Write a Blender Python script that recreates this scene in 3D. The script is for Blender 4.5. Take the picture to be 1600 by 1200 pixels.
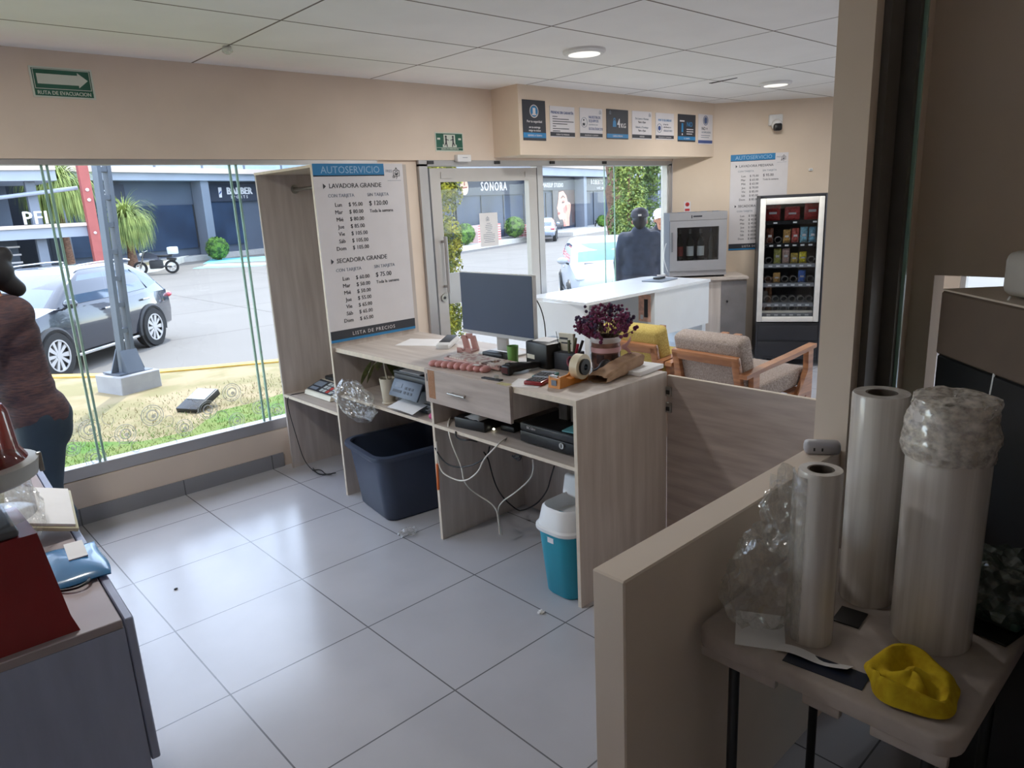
import bpy, bmesh, math, random
from mathutils import Vector, Matrix, Quaternion
for _o in list(bpy.data.objects): bpy.data.objects.remove(_o)
SC = bpy.context.scene; COL = SC.collection
PI = math.pi
# ------------------------------------------------------------------ camera
F_PX, YAW, PITCH, ROLL, EYE = 1119.654, 0.831257, 0.247620, -0.049015, 1.7392
def cam_axes():
    cy, sy, cp, sp = math.cos(YAW), math.sin(YAW), math.cos(PITCH), math.sin(PITCH)
    fwd = Vector((cy*cp, sy*cp, -sp)); right = Vector((sy, -cy, 0)); up = right.cross(fwd)
    return math.cos(ROLL)*right+math.sin(ROLL)*up, -math.sin(ROLL)*right+math.cos(ROLL)*up, fwd
_r, _u, _f = cam_axes()
cd = bpy.data.cameras.new('camera'); cam = bpy.data.objects.new('camera', cd); COL.objects.link(cam)
cam.matrix_world = Matrix(((_r.x,_u.x,-_f.x,0),(_r.y,_u.y,-_f.y,0),(_r.z,_u.z,-_f.z,EYE),(0,0,0,1)))
cd.sensor_width = 36; cd.lens = 36*F_PX/1600; cd.clip_start = .02; cd.clip_end = 500
SC.camera = cam
# ------------------------------------------------------------------ light, exposure
w = bpy.data.worlds.new('sky'); SC.world = w; w.use_nodes = True
nt = w.node_tree; nt.nodes.clear()
sky = nt.nodes.new('ShaderNodeTexSky'); sky.sky_type = 'NISHITA'; sky.sun_disc = False
sky.sun_elevation = math.radians(52); sky.sun_rotation = math.radians(20); sky.altitude = 2000; sky.dust_density = 1.5
bg = nt.nodes.new('ShaderNodeBackground'); bg.inputs[1].default_value = 0.68
mixw = nt.nodes.new('ShaderNodeMixRGB'); mixw.inputs[0].default_value = .45; mixw.inputs[2].default_value = (5.5,5.7,6.2,1)
out = nt.nodes.new('ShaderNodeOutputWorld')
nt.links.new(sky.outputs[0], mixw.inputs[1]); nt.links.new(mixw.outputs[0], bg.inputs[0]); nt.links.new(bg.outputs[0], out.inputs[0])
sl = bpy.data.lights.new('sun', 'SUN'); sl.energy = 2.7; sl.angle = math.radians(.6); sl.color = (1, .95, .87)
sun = bpy.data.objects.new('sun', sl); COL.objects.link(sun)
sun.rotation_euler = Vector((-.30, -.40, -.87)).to_track_quat('-Z', 'Y').to_euler(); sun.location = (3, 8, 12)
vs = SC.view_settings; vs.view_transform = 'Standard'; vs.look = 'None'; vs.gamma = 1; vs.use_curve_mapping = False
SC.display_settings.display_device = 'sRGB'
vs.exposure = 0.65
SC.cycles.max_bounces = 10; SC.cycles.diffuse_bounces = 6; SC.cycles.glossy_bounces = 4
SC.cycles.transparent_max_bounces = 24; SC.cycles.transmission_bounces = 6
SC.cycles.sample_clamp_indirect = 8; SC.cycles.caustics_reflective = False; SC.cycles.caustics_refractive = False
SC.cycles.use_denoising = True

# ------------------------------------------------------------------ materials
def S(r, g, b):
    f = lambda c: (c/255/12.92) if c/255 <= .04045 else ((c/255+.055)/1.055)**2.4
    return (f(r), f(g), f(b), 1)
MATS = {}
def _base(name):
    m = bpy.data.materials.new(name); m.use_nodes = True; n = m.node_tree
    return m, n, n.nodes['Principled BSDF'], n.links
def mat(name, c, r=.5, metal=0, var=.06, scale=9, stretch=(1,1,1), bump=0, spec=.5, coat=0, emis=0, sub=0, rot=(0,0,0), c2=None, lo=.35, hi=.65, detail=4):
    if name in MATS: return MATS[name]
    m, n, p, L = _base(name); c = S(*c)
    tc = n.nodes.new('ShaderNodeTexCoord'); mp = n.nodes.new('ShaderNodeMapping')
    mp.inputs['Scale'].default_value = [scale*s for s in stretch]; mp.inputs['Rotation'].default_value = rot
    nz = n.nodes.new('ShaderNodeTexNoise'); nz.inputs['Scale'].default_value = 1; nz.inputs['Detail'].default_value = detail
    cr = n.nodes.new('ShaderNodeValToRGB')
    cr.color_ramp.elements[0].position = lo; cr.color_ramp.elements[1].position = hi
    if c2: a, b = S(*c2), c
    else: a, b = [min(1, x*(1-var)) for x in c[:3]]+[1], [min(1, x*(1+var)) for x in c[:3]]+[1]
    cr.color_ramp.elements[0].color = a; cr.color_ramp.elements[1].color = b
    L.new(tc.outputs['Object'], mp.inputs[0]); L.new(mp.outputs[0], nz.inputs['Vector']); L.new(nz.outputs['Fac'], cr.inputs[0])
    L.new(cr.outputs[0], p.inputs['Base Color'])
    p.inputs['Roughness'].default_value = r; p.inputs['Metallic'].default_value = metal
    p.inputs['Specular IOR Level'].default_value = spec; p.inputs['Coat Weight'].default_value = coat
    if emis:
        L.new(cr.outputs[0], p.inputs['Emission Color']); p.inputs['Emission Strength'].default_value = emis
    if bump:
        bp = n.nodes.new('ShaderNodeBump'); bp.inputs['Strength'].default_value = bump; bp.inputs['Distance'].default_value = .01
        L.new(nz.outputs['Fac'], bp.inputs['Height']); L.new(bp.outputs[0], p.inputs['Normal'])
    MATS[name] = m; return m
def glassmat(name, tint=(.97,.985,.98), refl=.06, rough=.01, base=None, basefac=0, bump=0, bscale=20):
    """thin clear sheet: straight-through light plus a mirror layer that grows towards grazing angles"""
    if name in MATS: return MATS[name]
    m, n, p, L = _base(name); n.nodes.remove(p)
    o = n.nodes['Material Output']; tr = n.nodes.new('ShaderNodeBsdfTransparent'); tr.inputs[0].default_value = (*tint, 1)
    gl = n.nodes.new('ShaderNodeBsdfGlossy'); gl.inputs['Roughness'].default_value = rough
    lw = n.nodes.new('ShaderNodeLayerWeight'); lw.inputs['Blend'].default_value = .35
    mr = n.nodes.new('ShaderNodeMapRange'); mr.inputs['To Min'].default_value = refl; mr.inputs['To Max'].default_value = min(1, refl+.3)
    pw = n.nodes.new('ShaderNodeMath'); pw.operation = 'POWER'; pw.inputs[1].default_value = 3
    L.new(lw.outputs['Facing'], pw.inputs[0]); L.new(pw.outputs[0], mr.inputs['Value'])
    mx = n.nodes.new('ShaderNodeMixShader'); L.new(mr.outputs[0], mx.inputs[0]); L.new(gl.outputs[0], mx.inputs[2])
    src = tr.outputs[0]
    if base:
        df = n.nodes.new('ShaderNodeBsdfDiffuse'); df.inputs[0].default_value = S(*base)
        m2 = n.nodes.new('ShaderNodeMixShader'); m2.inputs[0].default_value = basefac
        if bump:
            nb = n.nodes.new('ShaderNodeTexNoise'); nb.inputs['Scale'].default_value = bscale; nb.inputs['Detail'].default_value = 5
            rr = n.nodes.new('ShaderNodeMapRange'); rr.inputs['From Min'].default_value = .35; rr.inputs['From Max'].default_value = .7
            rr.inputs['To Min'].default_value = basefac*.4; rr.inputs['To Max'].default_value = min(1, basefac*1.7)
            L.new(nb.outputs['Fac'], rr.inputs['Value']); L.new(rr.outputs[0], m2.inputs[0])
        L.new(tr.outputs[0], m2.inputs[1]); L.new(df.outputs[0], m2.inputs[2]); src = m2.outputs[0]
    if bump:
        tcx = n.nodes.new('ShaderNodeTexCoord'); nz = n.nodes.new('ShaderNodeTexNoise'); nz.inputs['Scale'].default_value = bscale
        L.new(tcx.outputs['Object'], nz.inputs['Vector'])
        bp = n.nodes.new('ShaderNodeBump'); bp.inputs['Strength'].default_value = bump; bp.inputs['Distance'].default_value = .03
        L.new(nz.outputs['Fac'], bp.inputs['Height']); L.new(bp.outputs[0], gl.inputs['Normal']); L.new(bp.outputs[0], lw.inputs['Normal'])
    L.new(src, mx.inputs[1]); L.new(mx.outputs[0], o.inputs[0])
    MATS[name] = m; return m
def tilemat(name, c, grout, bw, bh, org, mortar, r, var=.05, nscale=2.5, bump=0, rot=0, speck=None, offset=0):
    if name in MATS: return MATS[name]
    m, n, p, L = _base(name)
    tc = n.nodes.new('ShaderNodeTexCoord'); mp = n.nodes.new('ShaderNodeMapping'); mp.vector_type = 'POINT'
    mp.inputs['Location'].default_value = (-org[0], -org[1], 0); mp.inputs['Rotation'].default_value = (rot if isinstance(rot, tuple) else (0,0,rot))
    br = n.nodes.new('ShaderNodeTexBrick'); br.offset = offset; br.inputs['Scale'].default_value = 1
    br.inputs['Brick Width'].default_value = bw; br.inputs['Row Height'].default_value = bh
    br.inputs['Mortar Size'].default_value = mortar; br.inputs['Mortar Smooth'].default_value = 0
    nz = n.nodes.new('ShaderNodeTexNoise'); nz.inputs['Scale'].default_value = nscale; nz.inputs['Detail'].default_value = 8
    cr = n.nodes.new('ShaderNodeValToRGB'); cc = S(*c)
    cr.color_ramp.elements[0].position = .3; cr.color_ramp.elements[1].position = .62
    cr.color_ramp.elements[0].color = [x*(1-var) for x in cc[:3]]+[1]; cr.color_ramp.elements[1].color = cc
    L.new(tc.outputs['Object'], mp.inputs[0]); L.new(mp.outputs[0], br.inputs['Vector']); L.new(tc.outputs['Object'], nz.inputs['Vector'])
    L.new(nz.outputs['Fac'], cr.inputs[0]); src = cr.outputs[0]
    if speck:
        n2 = n.nodes.new('ShaderNodeTexNoise'); n2.inputs['Scale'].default_value = 95; n2.inputs['Detail'].default_value = 3
        L.new(tc.outputs['Object'], n2.inputs['Vector'])
        r2 = n.nodes.new('ShaderNodeValToRGB'); r2.color_ramp.elements[0].position = .34; r2.color_ramp.elements[1].position = .42
        r2.color_ramp.elements[0].color = S(*speck); r2.color_ramp.elements[1].color = (1,1,1,1)
        mu = n.nodes.new('ShaderNodeMixRGB'); mu.blend_type = 'MULTIPLY'; mu.inputs[0].default_value = 1
        L.new(src, mu.inputs[1]); L.new(r2.outputs[0], mu.inputs[2]); src = mu.outputs[0]
    L.new(src, br.inputs['Color1']); L.new(src, br.inputs['Color2']); br.inputs['Mortar'].default_value = S(*grout)
    L.new(br.outputs['Color'], p.inputs['Base Color']); p.inputs['Roughness'].default_value = r
    MATS[name] = m; return m

# ------------------------------------------------------------------ geometry
def rootmat(o):
    while o.parent: o = o.parent
    return Matrix.Translation(o.location) @ o.rotation_euler.to_matrix().to_4x4()
FONT = None
class B:
    """collects shapes, then links them as ONE mesh object"""
    def __init__(s, m=None): s.v, s.f, s.mi, s.ms, s.T, s.cur = [], [], [], [], Matrix(), 0; s.use(m) if m else None
    def use(s, m):
        if m not in s.ms: s.ms.append(m)
        s.cur = s.ms.index(m); return s
    def at(s, loc=(0,0,0), rz=0, rx=0, ry=0):
        s.T = Matrix.Translation(loc) @ Matrix.Rotation(rz,4,'Z') @ Matrix.Rotation(ry,4,'Y') @ Matrix.Rotation(rx,4,'X'); return s
    def frame(s, o, x, y):
        x = Vector(x).normalized(); y = Vector(y).normalized(); z = x.cross(y)
        s.T = Matrix(((x.x,y.x,z.x,o[0]),(x.y,y.y,z.y,o[1]),(x.z,y.z,z.z,o[2]),(0,0,0,1))); return s
    def add(s, vs, fs):
        k = len(s.v); s.v += [s.T @ Vector(q) for q in vs]
        for f in fs: s.f.append([k+i for i in f]); s.mi.append(s.cur)
        return s
    def bm(s, bm):
        bm.verts.index_update(); s.add([v.co.copy() for v in bm.verts], [[v.index for v in f.verts] for f in bm.faces]); bm.free(); return s
    def box(s, lo, hi, bev=0, seg=2):
        lo, hi = [min(a,b) for a,b in zip(lo,hi)], [max(a,b) for a,b in zip(lo,hi)]
        if not bev:
            x0,y0,z0 = lo; x1,y1,z1 = hi
            return s.add([(x0,y0,z0),(x1,y0,z0),(x1,y1,z0),(x0,y1,z0),(x0,y0,z1),(x1,y0,z1),(x1,y1,z1),(x0,y1,z1)],
                         [(3,2,1,0),(4,5,6,7),(0,1,5,4),(1,2,6,5),(2,3,7,6),(3,0,4,7)])
        m = bmesh.new(); bmesh.ops.create_cube(m, size=1)
        for v in m.verts: v.co = Vector([(a+b)/2+q*(b-a) for a,b,q in zip(lo,hi,v.co)])
        bev = min(bev, min(b-a for a,b in zip(lo,hi))*.49)
        bmesh.ops.bevel(m, geom=m.edges[:], offset=bev, segments=seg, affect='EDGES', profile=.5)
        return s.bm(m)
    def cyl(s, c, r, h, seg=24, r2=None, axis='z', cap=True):
        r2 = r if r2 is None else r2; vs = []; 
        for k, (rr, z) in enumerate(((r,0),(r2,h))):
            for i in range(seg):
                a = 2*PI*i/seg; p = (rr*math.cos(a), rr*math.sin(a), z)
                p = p if axis=='z' else ((p[2],p[0],p[1]) if axis=='x' else (p[1],p[2],p[0]))
                vs.append((c[0]+p[0],c[1]+p[1],c[2]+p[2]))
        fs = [(i,(i+1)%seg,seg+(i+1)%seg,seg+i) for i in range(seg)]
        if cap: fs += [tuple(range(seg))[::-1], tuple(range(seg,2*seg))]
        return s.add(vs, fs)
    def lathe(s, prof, c=(0,0,0), seg=28, sx=1, sy=1, cap=True):
        vs = []; fs = []; n = len(prof)
        for r, z in prof:
            for i in range(seg):
                a = 2*PI*i/seg; vs.append((c[0]+r*sx*math.cos(a), c[1]+r*sy*math.sin(a), c[2]+z))
        for k in range(n-1):
            for i in range(seg): fs.append((k*seg+i, k*seg+(i+1)%seg, (k+1)*seg+(i+1)%seg, (k+1)*seg+i))
        if cap: fs += [tuple(range(seg))[::-1], tuple(range((n-1)*seg, n*seg))]
        return s.add(vs, fs)
    def tube(s, pts, r, seg=8, smooth=0, cap=True):
        pts = [Vector(p) for p in pts]
        for _ in range(smooth):
            q = [pts[0]]
            for a, b in zip(pts, pts[1:]): q += [a*.75+b*.25, a*.25+b*.75]
            pts = q+[pts[-1]]
        n = len(pts); rs = r if isinstance(r, (list, tuple)) else [r]*n
        if len(rs) != n: rs = [rs[min(len(rs)-1, int(i*(len(rs)-1)/(n-1)+.5))] for i in range(n)]
        d0 = (pts[1]-pts[0]).normalized(); up = Vector((0,0,1)) if abs(d0.z) < .9 else Vector((1,0,0))
        x = d0.cross(up).normalized(); vs = []
        for i, p in enumerate(pts):
            d = ((pts[min(n-1,i+1)]-pts[max(0,i-1)])).normalized(); x = (x-d*x.dot(d)); x = x.normalized() if x.length > 1e-6 else d.orthogonal().normalized(); y = d.cross(x)
            for k in range(seg):
                a = 2*PI*k/seg; vs.append(p+(x*math.cos(a)+y*math.sin(a))*rs[i])
        fs = [(i*seg+k, i*seg+(k+1)%seg, (i+1)*seg+(k+1)%seg, (i+1)*seg+k) for i in range(n-1) for k in range(seg)]
        if cap: fs += [tuple(range(seg))[::-1], tuple(range((n-1)*seg, n*seg))]
        return s.add(vs, fs)
    def prism(s, poly, h0, h1, axis='z'):
        """extrude a polygon: axis z -> (x,y), axis y -> (x,z), axis x -> (y,z)"""
        n = len(poly); P = {'z': lambda a,b,h: (a,b,h), 'y': lambda a,b,h: (a,h,b), 'x': lambda a,b,h: (h,a,b)}[axis]
        vs = [P(a,b,h0) for a,b in poly]+[P(a,b,h1) for a,b in poly]
        return s.add(vs, [tuple(range(n))[::-1], tuple(range(n,2*n))]+[(i,(i+1)%n,n+(i+1)%n,n+i) for i in range(n)])
    def ball(s, c, r, seg=16, rings=10, squash=None):
        r = r if isinstance(r, (tuple, list)) else (r,r,r); vs = [(c[0],c[1],c[2]-r[2])]; fs = []
        for j in range(1, rings):
            t = -PI/2+PI*j/rings
            for i in range(seg):
                a = 2*PI*i/seg; vs.append((c[0]+r[0]*math.cos(t)*math.cos(a), c[1]+r[1]*math.cos(t)*math.sin(a), c[2]+r[2]*math.sin(t)))
        vs.append((c[0],c[1],c[2]+r[2])); L = len(vs)-1
        for i in range(seg):
            fs.append((0, 1+(i+1)%seg, 1+i)); fs.append((L, L-seg+i, L-seg+(i+1)%seg))
            for j in range(rings-2): a = 1+j*seg; fs.append((a+i, a+(i+1)%seg, a+seg+(i+1)%seg, a+seg+i))
        return s.add(vs, fs)
    def surf(s, fn, nu, nv, thick=0):
        """open sheet fn(u,v); thick gives it a second side"""
        P = [[Vector(fn(i/nu, j/nv)) for j in range(nv+1)] for i in range(nu+1)]
        vs = [p for row in P for p in row]; W = nv+1
        fs = [(i*W+j, (i+1)*W+j, (i+1)*W+j+1, i*W+j+1) for i in range(nu) for j in range(nv)]
        if thick:
            N = len(vs); nr = [Vector() for _ in vs]
            for f in fs:
                q = (vs[f[1]]-vs[f[0]]).cross(vs[f[3]]-vs[f[0]])
                for i in f: nr[i] += q
            vs = vs+[v-(q.normalized() if q.length else Vector((0,0,1)))*thick for v, q in zip(vs, nr)]
            fs = fs+[tuple(N+i for i in f[::-1]) for f in fs]
            bd = [i*W for i in range(nu+1)]+[nu*W+j for j in range(1,nv+1)]+[i*W+nv for i in range(nu-1,-1,-1)]+[j for j in range(nv-1,0,-1)]
            fs += [(b, a, N+a, N+b) for a, b in zip(bd, bd[1:]+bd[:1])]
        return s.add(vs, fs)
    def loft(s, rings, cap=True):
        n = len(rings[0]); vs = [p for r in rings for p in r]
        fs = [(k*n+i, k*n+(i+1)%n, (k+1)*n+(i+1)%n, (k+1)*n+i) for k in range(len(rings)-1) for i in range(n)]
        if cap: fs += [tuple(range(n))[::-1], tuple(range((len(rings)-1)*n, len(rings)*n))]
        return s.add(vs, fs)
    def text(s, t, x, y, size, align='LEFT', bold=0, sx=1, z=0, ext=.0006, space=1):
        """lettering in the local xy plane, facing +z"""
        c = bpy.data.curves.new('t', 'FONT'); c.body = t; c.size = size; c.align_x = align; c.resolution_u = 2; c.extrude = ext; c.space_character = space
        o = bpy.data.objects.new('t', c); COL.objects.link(o); me = o.to_mesh(); k = bold*size
        for dx, dy, q in (((0,0,0),) if not k else ((-k,0,0),(k,0,.3),(0,k*.7,.6))):     # a heavier stroke is the same outline laid down again a little aside
            s.add([(v.co.x*sx+x+dx, v.co.y+y+dy, v.co.z+z+q*ext) for v in me.vertices], [tuple(p.vertices) for p in me.polygons])
        o.to_mesh_clear(); bpy.data.objects.remove(o); bpy.data.curves.remove(c); return s
    def rect(s, x, y, w, h, z=0, t=.0006): return s.box((x,y,z),(x+w,y+h,z+t))
    def disc(s, x, y, r, r2=0, z=0, t=.0008, seg=28, sx=1):
        if not r2: return s.prism([(x+r*sx*math.cos(2*PI*i/seg), y+r*math.sin(2*PI*i/seg)) for i in range(seg)], z, z+t)
        vs = []; 
        for zz in (z, z+t):
            for rr in (r2, r): vs += [(x+rr*sx*math.cos(2*PI*i/seg), y+rr*math.sin(2*PI*i/seg), zz) for i in range(seg)]
        g = lambda k, i: k*seg+i % seg; fs = []
        for i in range(seg):
            fs += [(g(2,i),g(3,i),g(3,i+1),g(2,i+1)), (g(1,i),g(0,i),g(0,i+1),g(1,i+1)), (g(1,i),g(1,i+1),g(3,i+1),g(3,i)), (g(0,i+1),g(0,i),g(2,i),g(2,i+1))]
        return s.add(vs, fs)
    def build(s, name, parent=None, label=None, cat=None, group=None, kind=None, smooth=True, local=False, ang=38):
        me = bpy.data.meshes.new(name); vs = s.v
        if parent and not local:
            im = rootmat(parent).inverted(); vs = [im @ v for v in vs]
        me.from_pydata([tuple(v) for v in vs], [], s.f); me.validate()
        for m in s.ms: me.materials.append(m)
        if len(me.polygons) == len(s.mi): me.polygons.foreach_set('material_index', s.mi)
        if smooth:
            me.polygons.foreach_set('use_smooth', [True]*len(me.polygons)); me.set_sharp_from_angle(angle=math.radians(ang))
        me.update()
        o = bpy.data.objects.new(name, me); COL.objects.link(o)
        if parent: o.parent = parent
        return tag(o, label, cat, group, kind)
def tag(o, label=None, cat=None, group=None, kind=None):
    for k, v in (('label',label),('category',cat),('group',group),('kind',kind)):
        if v: o[k] = v
    return o
def thing(name, label, cat, loc=(0,0,0), rz=0, group=None):
    o = bpy.data.objects.new(name, None); COL.objects.link(o); o.empty_display_size = .1
    o.location = loc; o.rotation_euler = (0,0,rz); return tag(o, label, cat, group)
def dup(root, loc, rz=0, label=None, group=None, scale=None):
    r = root.copy(); COL.objects.link(r); r.location = loc; r.rotation_euler = (0,0,rz)
    if label: r['label'] = label
    if group: r['group'] = group
    if scale: r.scale = scale
    for ch in list(root.children):
        c = ch.copy(); COL.objects.link(c); c.parent = r
        for g in list(ch.children):
            d = g.copy(); COL.objects.link(d); d.parent = c
    return r
def struct(b, name, **k): return b.build(name, kind='structure', smooth=False, **k)
def crumple(seed, c, r, amp, lvl=4):
    """wrinkled closed bag surface as bmesh verts"""
    from mathutils import noise
    m = bmesh.new(); bmesh.ops.create_icosphere(m, subdivisions=lvl, radius=1)
    for v in m.verts:
        d = v.co.normalized(); q = d*2.2+Vector((seed,seed*1.7,0))
        k = 1+amp*(noise.noise(q)+.9*(.35-abs(noise.noise(q*1.9)))+.6*(.3-abs(noise.noise(q*4.2)))+.25*noise.noise(q*9))
        v.co = Vector((c[0]+r[0]*d.x*k, c[1]+r[1]*d.y*k, c[2]+r[2]*d.z*k))
    return m

# shared materials
m_wall = mat('wall_paint', (221,204,187), .75, var=.025, scale=3)
m_wall2 = mat('wall_paint_lobby', (222,204,184), .75, var=.025, scale=3)
m_ceil = tilemat('ceiling_tiles', (243,242,240), (120,112,104), 1.25, .61, (1.80-12.5, 3.50-12.2), .006, .9, .04, 3, speck=(214,212,208))
m_floor = tilemat('porcelain_tiles', (188,188,194), (110,110,114), .6, .6, (.752-12, 3.677-12), .0030, .2, .10, 2.2)
m_base = tilemat('grey_skirting_tile', (142,142,146), (100,100,104), .6, 50, (.752-12, 0), .004, .4, .08, 3)
m_alu = mat('aluminium', (176,174,174), .38, .55, .03, 5)
m_aluL = mat('light_aluminium', (190,186,182), .45, .2, .03, 5)
m_dark = mat('dark_plastic', (32,34,38), .45, 0, .1, 20)
m_black = mat('black_plastic', (18,19,22), .4, 0, .1, 20)
m_white = mat('white_plastic', (226,226,226), .4, 0, .02, 10)
m_paper = mat('white_paper', (232,230,230), .85, 0, .02, 14)
m_steel = mat('brushed_steel', (170,168,162), .3, .9, .04, 30)
m_wood = mat('grey_oak_laminate', (206,196,188), .55, 0, .1, 3.2, (7,7,.6), c2=(182,170,161), lo=.3, hi=.7, detail=7)
m_woodH = mat('grey_oak_laminate_flat', (206,195,186), .5, 0, .1, 3, (7,.6,7), c2=(180,167,157), lo=.3, hi=.7, detail=7)
m_woodG = mat('grey_oak_gate', (186,172,163), .55, 0, .1, 3, (2,1.0,9), c2=(158,144,136), lo=.3, hi=.7, detail=8)
m_edge = mat('pale_edge_band', (214,200,182), .5, 0, .05, 30)
m_glass = glassmat('window_glass', (.97,.99,.985), .016, .0)
m_glassE = mat('glass_edge', (150,186,172), .2, 0, .08, 6)
m_etch = glassmat('frosted_film', (.95,.95,.95), .05, .4, (235,238,236), .38)
m_film = glassmat('clear_wrap', (.97,.97,.96), .10, .12, (205,200,195), .14, .3, 25)
m_blue = mat('sign_blue', (44,128,182), .5, 0, .03, 10)
m_ink = mat('sign_charcoal', (52,54,62), .55, 0, .04, 10)
m_signw = mat('sign_white', (222,218,220), .5, 0, .015, 10)
m_inkb = mat('sign_navy_ink', (64,84,140), .6, 0, .04, 10)
m_inkg = mat('sign_grey_ink', (126,136,150), .6, 0, .04, 10)
# ------------------------------------------------------------------ where a view ray meets a plane of the place (for reading positions off the photo)
def ray(u, v): return _r*((u-800)/F_PX)-_u*((v-600)/F_PX)+_f
def onz(u, v, z): d = ray(u,v); t = (z-EYE)/d.z; return Vector((d.x*t, d.y*t, z))
def onx(u, v, x): d = ray(u,v); t = x/d.x; return Vector((x, d.y*t, EYE+d.z*t))
def ony(u, v, y): d = ray(u,v); t = y/d.y; return Vector((d.x*t, y, EYE+d.z*t))
# ------------------------------------------------------------------ the room
struct(B(m_floor).box((-3.1,-2.7,-.62),(8.7,4.9,0)), 'floor')
struct(B(m_ceil).box((-3.2,-2.8,2.645),(9.4,4.95,2.76)), 'ceiling')
struct(B(m_wall).box((-3.1,4.687,2.09),(6.9,4.9,2.645)), 'wall_front_beam')
struct(B(m_wall).box((-3.1,4.687,-.6),(3.42,4.9,.27)), 'wall_front')
struct(B(m_base).box((-3.0,4.674,0),(2.04,4.687,.1)), 'baseboard_front')
struct(B(m_wall).box((3.05,4.72,.27),(3.42,4.9,2.09)), 'wall_front_pier')
struct(B(m_wall2).prism([(4.2,4.37),(7.06,4.37),(6.76,4.687),(4.2,4.687)], 2.11, 2.645), 'wall_soffit')
dg = Vector((.687,-.727,0)); dn = Vector((-.727,-.687,0)); D0 = Vector((7.07,4.35,0))     # the slanting lobby wall: along it, into the room
def dw(s_, off, z): p = D0+dg*s_+dn*off; return Vector((p.x,p.y,z))
a, b = dw(-.455,0,0), dw(2.25,0,0); a2, b2 = dw(-.455,-.16,0), dw(2.25,-.16,0)
struct(B(m_wall2).prism([(a.x,a.y),(b.x,b.y),(b2.x,b2.y),(a2.x,a2.y)], -.6, 2.645), 'wall_right')
wf = B(m_wall2); wf.box((8.6,-2.7,-.6),(8.75,2.75,.3)); wf.box((8.6,-2.7,2.1),(8.75,2.75,2.645)); wf.box((8.6,2.35,.3),(8.75,2.75,2.1)); wf.box((8.6,-2.7,.3),(8.75,-2.2,2.1))
struct(wf, 'wall_far')
wn = struct(B(m_aluL).box((8.62,-2.2,.3),(8.7,2.35,.36)).box((8.62,-2.2,2.04),(8.7,2.35,2.1)).box((8.62,.05,.36),(8.7,.1,2.04)).box((8.62,2.3,.36),(8.7,2.35,2.04)), 'window_3')
B(m_glass).box((8.655,-2.2,.36),(8.662,2.3,2.04)).build('pane', wn)
struct(B(m_wall).box((2.16,.853,0),(2.7,.955,2.645)), 'wall_partition')
wk = B(m_wall); wk.box((2.6,.785,0),(2.7,.853,2.645)); wk.box((2.6,-2.7,1.445),(2.7,.785,2.645)); wk.box((2.6,-2.7,0),(2.7,-1.2,1.445))
struct(wk, 'wall_kitchen')
struct(B(m_wall).box((1.083,.865,0),(2.16,.955,.947),.004,1), 'wall_half')
struct(B(m_wall).box((-3.1,-2.7,0),(8.7,-2.6,2.645)), 'wall_back')
ww = B(m_wall); ww.box((-3.1,-2.7,0),(-3.0,4.9,2.645))
struct(ww, 'wall_left')
struct(B(mat('eave_concrete', (170,166,160), .9)).box((-4,4.95,2.65),(8.2,5.85,2.8)), 'wall_eave')
# window beside the evacuation sign: four frameless sheets
w1 = struct(B(m_alu).box((-3.0,4.695,.27),(3.05,4.78,.345),.004,1).box((-3.0,4.695,2.06),(3.05,4.78,2.09)), 'window_1')
for x0, x1 in ((-3.0,-1.05),(-1.035,.93),(.94,1.975),(1.985,3.05)):
    B(m_glass).box((x0,4.727,.345),(x1,4.735,2.06)).build('pane', w1)
g = B(m_glassE)
for x in (-1.05,.918,.945,1.957,2.0): g.box((x-.006,4.722,.345),(x+.006,4.737,2.06))
g.build('sheet_edge', w1)
random.seed(3); dz = B(m_etch)
def ring(b, u, v, r, full=True):
    p = ony(u,v,4.726); dz.frame((p.x,4.7265,p.z),(1,0,0),(0,0,1))
    dz.disc(0,0,r,r*.92); dz.disc(0,0,r*.80,r*.75); dz.disc(0,0,r*.55,r*.42,seg=20); dz.disc(r*.1,-r*.1,r*.2,seg=12)
for u, v, r in ((140,671,.062),(196,678,.062),(238,649,.068),(288,668,.055),(325,640,.062),(362,613,.062),(370,657,.055),(405,636,.05),(150,716,.06),(112,700,.05),(432,641,.05)):
    ring(dz, u, v, r)
for u, v in ((175,690),(262,655),(300,640),(310,622),(345,650),(172,655),(215,700),(268,690),(385,625),(128,690)):
    p = ony(u,v,4.726); dz.frame((p.x,4.7265,p.z),(1,0,0),(0,0,1))
    n_ = 14; vs = []
    for i in range(n_+1):
        t = i/n_*4.4; rr = .05*(1-.17*t)
        for q in (rr-.004, rr+.003): vs.append((q*math.cos(t+u), q*math.sin(t+u), 0))
    dz.add(vs, [(2*i,2*i+2,2*i+3,2*i+1) for i in range(n_)])
dz.build('etched_bubbles', w1)
# shop front: door leaf, fixed sheets
w2 = struct(B(m_alu).box((3.42,4.69,0),(3.50,4.79,2.06)).box((3.42,4.69,2.045),(6.76,4.79,2.105)).box((6.70,4.69,0),(6.76,4.79,2.06)).box((4.715,4.70,0),(4.785,4.78,2.045)).box((4.785,4.70,0),(6.70,4.78,.06)), 'window_2')
B(mat('white_frame_strip', (228,226,222), .4)).box((6.682,4.70,.06),(6.70,4.76,2.045)).build('edge_strip', w2)
for x0, x1, y in ((4.785,5.84,4.735),(5.70,6.685,4.747)): B(m_glass).box((x0,y,.06),(x1,y+.008,2.045)).build('pane', w2)
B(m_glassE).box((5.835,4.733,.06),(5.843,4.744,2.045)).box((5.697,4.746,.06),(5.705,4.756,2.045)).build('sheet_edge', w2)
for x in (3.53,4.23,4.9,5.63): B(m_dark).box((x-.03,4.682,2.06),(x+.03,4.70,2.085)).build('clip', w2)
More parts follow.
